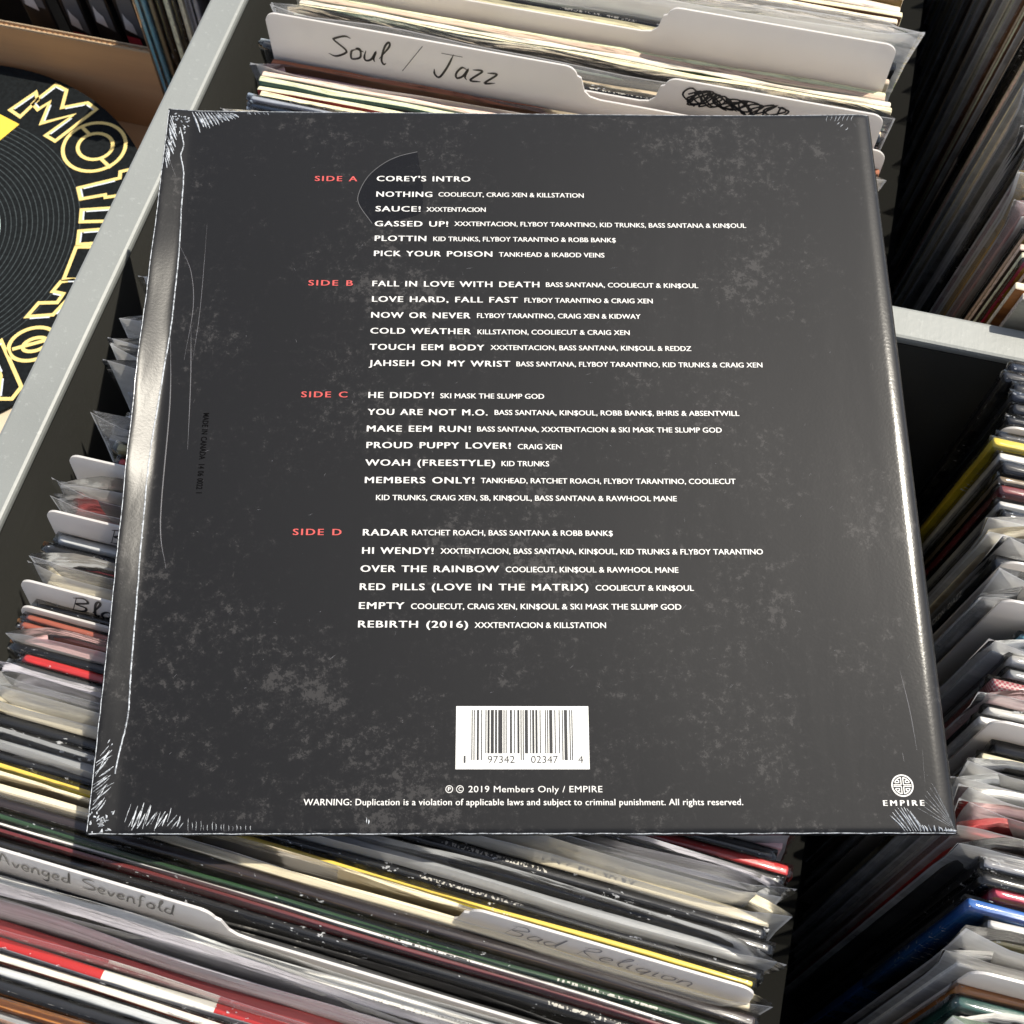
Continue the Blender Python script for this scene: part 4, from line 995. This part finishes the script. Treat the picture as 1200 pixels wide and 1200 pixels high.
box('box_floor', X0, X1, Y0, Y1, -.001, .003, m_cb, bxo)
m_ccream = cardboard('pale_cardboard', (.62, .52, .38))
pad = box('cardboard_pad', -.235, .250, -.40, .085, 0, .036, m_ccream, None, b=.001, loc=(-.56, .354, .1605)); tag(pad, 'pale cardboard pad lying flat in the box under the slipmat', 'cardboard sheet')
# slipmat
MZ = CAMZ-.597; MS = .597/.615; MC = Vector((-.484*MS, .377*MS, MZ))
m_felt, t, b = nodes('black_felt'); tc = N(t, 'ShaderNodeTexCoord'); v = tc.outputs['Object']
ln = N(t, 'ShaderNodeVectorMath', operation='LENGTH'); sc_ = N(t, 'ShaderNodeVectorMath', operation='MULTIPLY'); sc_.inputs[1].default_value = (1, 1, 0); t.links.new(v, sc_.inputs[0]); t.links.new(sc_.outputs[0], ln.inputs[0])
mu = N(t, 'ShaderNodeMath', operation='MULTIPLY'); mu.inputs[1].default_value = 300; t.links.new(ln.outputs['Value'], mu.inputs[0]); fr = N(t, 'ShaderNodeMath', operation='FRACT'); t.links.new(mu.outputs[0], fr.inputs[0])
rg = ramp(t, fr.outputs[0], [(.0, (0,0,0)), (.40, (0,0,0)), (.5, (1,1,1)), (.60, (0,0,0))]); lt = N(t, 'ShaderNodeMath', operation='LESS_THAN'); lt.inputs[1].default_value = .1035; t.links.new(ln.outputs['Value'], lt.inputs[0])
ng = noise(t, 350, 4, .7, v); nb = noise(t, 1500, 2, .6, v)
m_1 = N(t, 'ShaderNodeMath', operation='MULTIPLY'); t.links.new(rg.outputs[0], m_1.inputs[0]); t.links.new(lt.outputs[0], m_1.inputs[1]); m_2 = N(t, 'ShaderNodeMath', operation='MULTIPLY'); t.links.new(m_1.outputs[0], m_2.inputs[0]); t.links.new(ng.outputs[0], m_2.inputs[1])
fl = ramp(t, ng.outputs[0], [(.3, (.004, .005, .0055)), (.8, (.013, .016, .018))]); mk = N(t, 'ShaderNodeMix', data_type='RGBA'); t.links.new(m_2.outputs[0], mk.inputs[0]); t.links.new(fl.outputs[0], mk.inputs[6]); mk.inputs[7].default_value = (.13, .16, .17, 1)
t.links.new(mk.outputs[2], b.inputs['Base Color']); b.inputs['Roughness'].default_value = .95; b.inputs['Specular IOR Level'].default_value = .15; bump(t, b, nb.outputs[0], .35, .0004)
n = 128; rad = .1475
V = []; F = []
for z, r in ((-.0014, rad-.0003), (0, rad)):
    V += [(r*math.cos(2*math.pi*i/n), r*math.sin(2*math.pi*i/n), z) for i in range(n)]
V += [(rad-.0006, 0, .0005)]; V = V[:-1]+[((rad-.0006)*math.cos(2*math.pi*i/n), (rad-.0006)*math.sin(2*math.pi*i/n), .0004) for i in range(n)]
F = [tuple(range(n-1, -1, -1)), tuple(range(2*n, 3*n))]+[(k*n+i, k*n+(i+1) % n, (k+1)*n+(i+1) % n, (k+1)*n+i) for k in (0, 1) for i in range(n)]
mat = add('slipmat', None, loc=MC); mat.scale = (MS, MS, 1); tag(mat, 'round black felt slipmat with outlined yellow lettering, lying in the cardboard box', 'slipmat')
add('felt_disc', mesh('felt_disc', V, F, (m_felt,)), mat)
m_yel = plain('yellow_print', (.78, .60, .22), .8, scale=900); m_bw = plain('pale_blue_print', (.62, .68, .76), .8, scale=900); m_lb = plain('pale_mint_print', (.66, .78, .74), .8, scale=900); m_y2 = plain('deep_yellow_print', (.80, .56, .06), .8, scale=900)
def flat(name, V2, F, z, m):
    a = 0
    for f in F[:1]:
        for i in range(len(f)): p, q_ = V2[f[i]], V2[f[(i+1) % len(f)]]; a += p[0]*q_[1]-q_[0]*p[1]
    if a < 0: F = [tuple(reversed(f)) for f in F]
    return add(name, mesh(name, [(p[0], p[1], z) for p in V2], F, (m,)), mat)
lbp = [(.0515*math.cos(i*math.pi/32), .0515*math.sin(i*math.pi/32)) for i in range(64)]; flat('centre_label', lbp, [tuple(range(64))], .0006, m_lb)
flat('yellow_flash', [(.009, .106), (.025, .101), (.018, .085), (.000, .070), (-.010, .090), (-.006, .104)], [(0, 1, 2, 3, 4, 5)], .0006, m_y2)
LET = {'letter_m': [[(.014,.111),(.0245,.1295),(.0285,.1235),(.023,.107)], [(.028,.124),(.035,.139),(.044,.136),(.047,.121),(.062,.129),(.070,.125),(.054,.093),(.046,.096),(.057,.117),(.039,.105),(.037,.1235),(.032,.1155),(.0265,.1195)]],
 'letter_t': [[(.084,.060),(.107,.074),(.1055,.079),(.1105,.082),(.125,.058),(.1195,.055),(.115,.062),(.104,.057),(.103,.059),(.089,.052)]],
 'letter_h': [[(.093,.044),(.117,.052),(.121,.042),(.096,.035)], [(.098,.028),(.121,.036),(.125,.026),(.101,.018)]],
 'letter_e': [[(.126,.022),(.101,.016),(.103,-.009),(.128,-.003)]],
 'letter_r': [[(.109,-.008),(.102,-.011),(.100,-.019),(.107,-.019),(.106,-.026),(.095,-.029),(.092,-.040),(.107,-.035),(.111,-.023),(.122,-.015)]],
 'slash': [[(.084,-.060),(.109,-.087),(.107,-.096),(.099,-.098),(.094,-.083),(.080,-.068)]]}
def letter(nm, loops, extra=()):
    mb = MB()
    for P in loops: V, F = ribbon(P, .0024, closed=True); mb.put([(x, y, .0008) for x, y in V], [f[::-1] for f in F])
    for P in extra: V, F = ribbon(P, .0024); mb.put([(x, y, .00085) for x, y in V], [f[::-1] for f in F])
    o = mb.obj(nm, m_yel, mat)
    mb = MB()
    for P in loops:
        c0 = Vector((sum(p[0] for p in P)/len(P), sum(p[1] for p in P)/len(P)))
        for i in range(len(P)):
            a, b_ = Vector(P[i]), Vector(P[(i+1) % len(P)]); d = b_-a
            if d.length > .006 and d.x*.5+d.y > 0:
                nn = Vector((-d.y, d.x)).normalized()*(-.0016)
                V, F = ribbon([a+nn+d*.12, b_+nn-d*.12], .0009); mb.put([(x, y, .0009) for x, y in V], [f[::-1] for f in F])
    if mb.V: mb.obj('pale_shadow_line', m_bw, o)
for nm, lp in LET.items(): letter(nm, lp)
def ell(cx, cy, a, b_, ang, n=40, s=0, e=360): 
    out = []
    for i in range(n+(0 if e-s == 360 else 1)):
        th = R_(s+(e-s)*i/n); x, y = a*math.cos(th), b_*math.sin(th); out.append((cx+x*math.cos(ang)-y*math.sin(ang), cy+x*math.sin(ang)+y*math.cos(ang)))
    return out
letter('letter_o', [ell(.0810,.0945,.0205,.0205,0), ell(.0815,.0950,.0115,.0110,0)], [[(.0665,.1085),(.074,.1035)], [(.0885,.0865),(.098,.0805)]])
letter('letter_g', [ell(.1035,-.0575,.0145,.0115,.6), ell(.105,-.0575,.0075,.0045,.6)], [[(.093,-.064),(.112,-.052)]])

# black display cases with grey fronts beyond the box
m_blk = plain('black_plastic', (.012, .012, .013), .3); m_gp = plain('grey_print', (.10, .11, .12), .4, scale=25); m_wp = plain('white_print', (.55, .56, .56), .45, scale=60); m_rp = plain('red_print', (.42, .04, .06), .45)
for i, (x, w, z) in enumerate(((-.455, .020, .236), (-.428, .0165, .225), (-.408, .0165, .232), (-.3885, .0165, .230), (-.369, .0150, .226))):
    r = add('media_case', None, loc=(x, .545, .012), rot=(R_(2), 0, R_(-4)))
    tag(r, ['leftmost black media case beyond the cardboard box', 'black case with a red base stripe, second from the left behind the box', 'black case with a tall grey front behind the box', 'black case with a small white mark behind the box', 'black case nearest the light blue record, behind the box'][i], 'media case', 'black media cases behind the cardboard box')
    box('case', -w/2, w/2, 0, .010, 0, z+.03, m_blk, r, b=.001)
    V = [(-w*.18, -.0004, z+.024), (w*.40, -.0004, z+.024), (w*.40, -.0004, z-.026), (-w*.36, -.0004, z-.020)]
    if i == 0: V = [(-w*.4, -.0004, z+.02), (w*.4, -.0004, z+.02), (w*.4, -.0004, z-.02), (-w*.4, -.0004, z-.02)]
    add('grey_front', mesh('g', V, [(3, 2, 1, 0)], (m_gp,)), r)
    add('white_mark', mesh('w', [(-w*.32, -.0007, z-.020), (w*.12, -.0007, z-.023), (w*.10, -.0007, z-.014), (-w*.1, -.0007, z-.010), (-w*.2, -.0007, z-.006)], [(0, 1, 2, 3, 4)], (m_wp,)), r)
    if i in (1, 3): add('red_mark', mesh('r', [(-w*.40, -.0007, z-.034), (w*.18, -.0007, z-.034), (w*.18, -.0007, z-.026), (-w*.40, -.0007, z-.026)], [(0, 1, 2, 3)], (m_rp,)), r)
cr = add('plastic_crate', None, loc=(-.43, .60, .0)); tag(cr, 'black plastic crate behind the media cases in the far left corner', 'crate')
for (x0, x1, y0, y1) in ((-.13, .058, 0, .004), (-.13, .058, .18, .184), (-.1342, -.1302, 0, .184), (.0582, .0622, 0, .184)): box('crate_side', x0, x1, y0, y1, 0, .30, m_blk, cr, b=.001)
# records standing sideways beyond the box, running away from the camera
rnd = random.Random(21)
for i, (x, colr, kind) in enumerate(((-.3600, 'sky', 's'), (-.3555, 'sky', 's'), (-.3500, 'umber', 's'), (-.3450, 'black', 's'), (-.3400, 'cream', 'r'), (-.3350, 'black', 's'), (-.3300, 'cream', 'r'), (-.3250, 'lavender', 'p'), (-.3195, 'lavender', 's'))):
    r = build_record(.676, kind, colr, rnd, x+.018, -.03, R_(-99.5-i*.1), .0040, dict(dx=0, z=.258, milky=False, rise=.008))
    tag(r, '%s record standing sideways behind the cardboard box, %s from the left' % (CN.get(colr, colr), ORD[i]), 'record', 'records standing sideways behind the cardboard box')

# spread labels are checked while building
seen = {}
for ob in scene.objects:
    if ob.parent is None and 'label' in ob:
        L_ = ob['label']; seen.setdefault(L_, []).append(ob.name)
        if not 4 <= len(L_.split()) <= 16: print('LABEL LENGTH', len(L_.split()), L_)
for k, v in seen.items():
    if len(v) > 1: print('DUPLICATE', k, v)
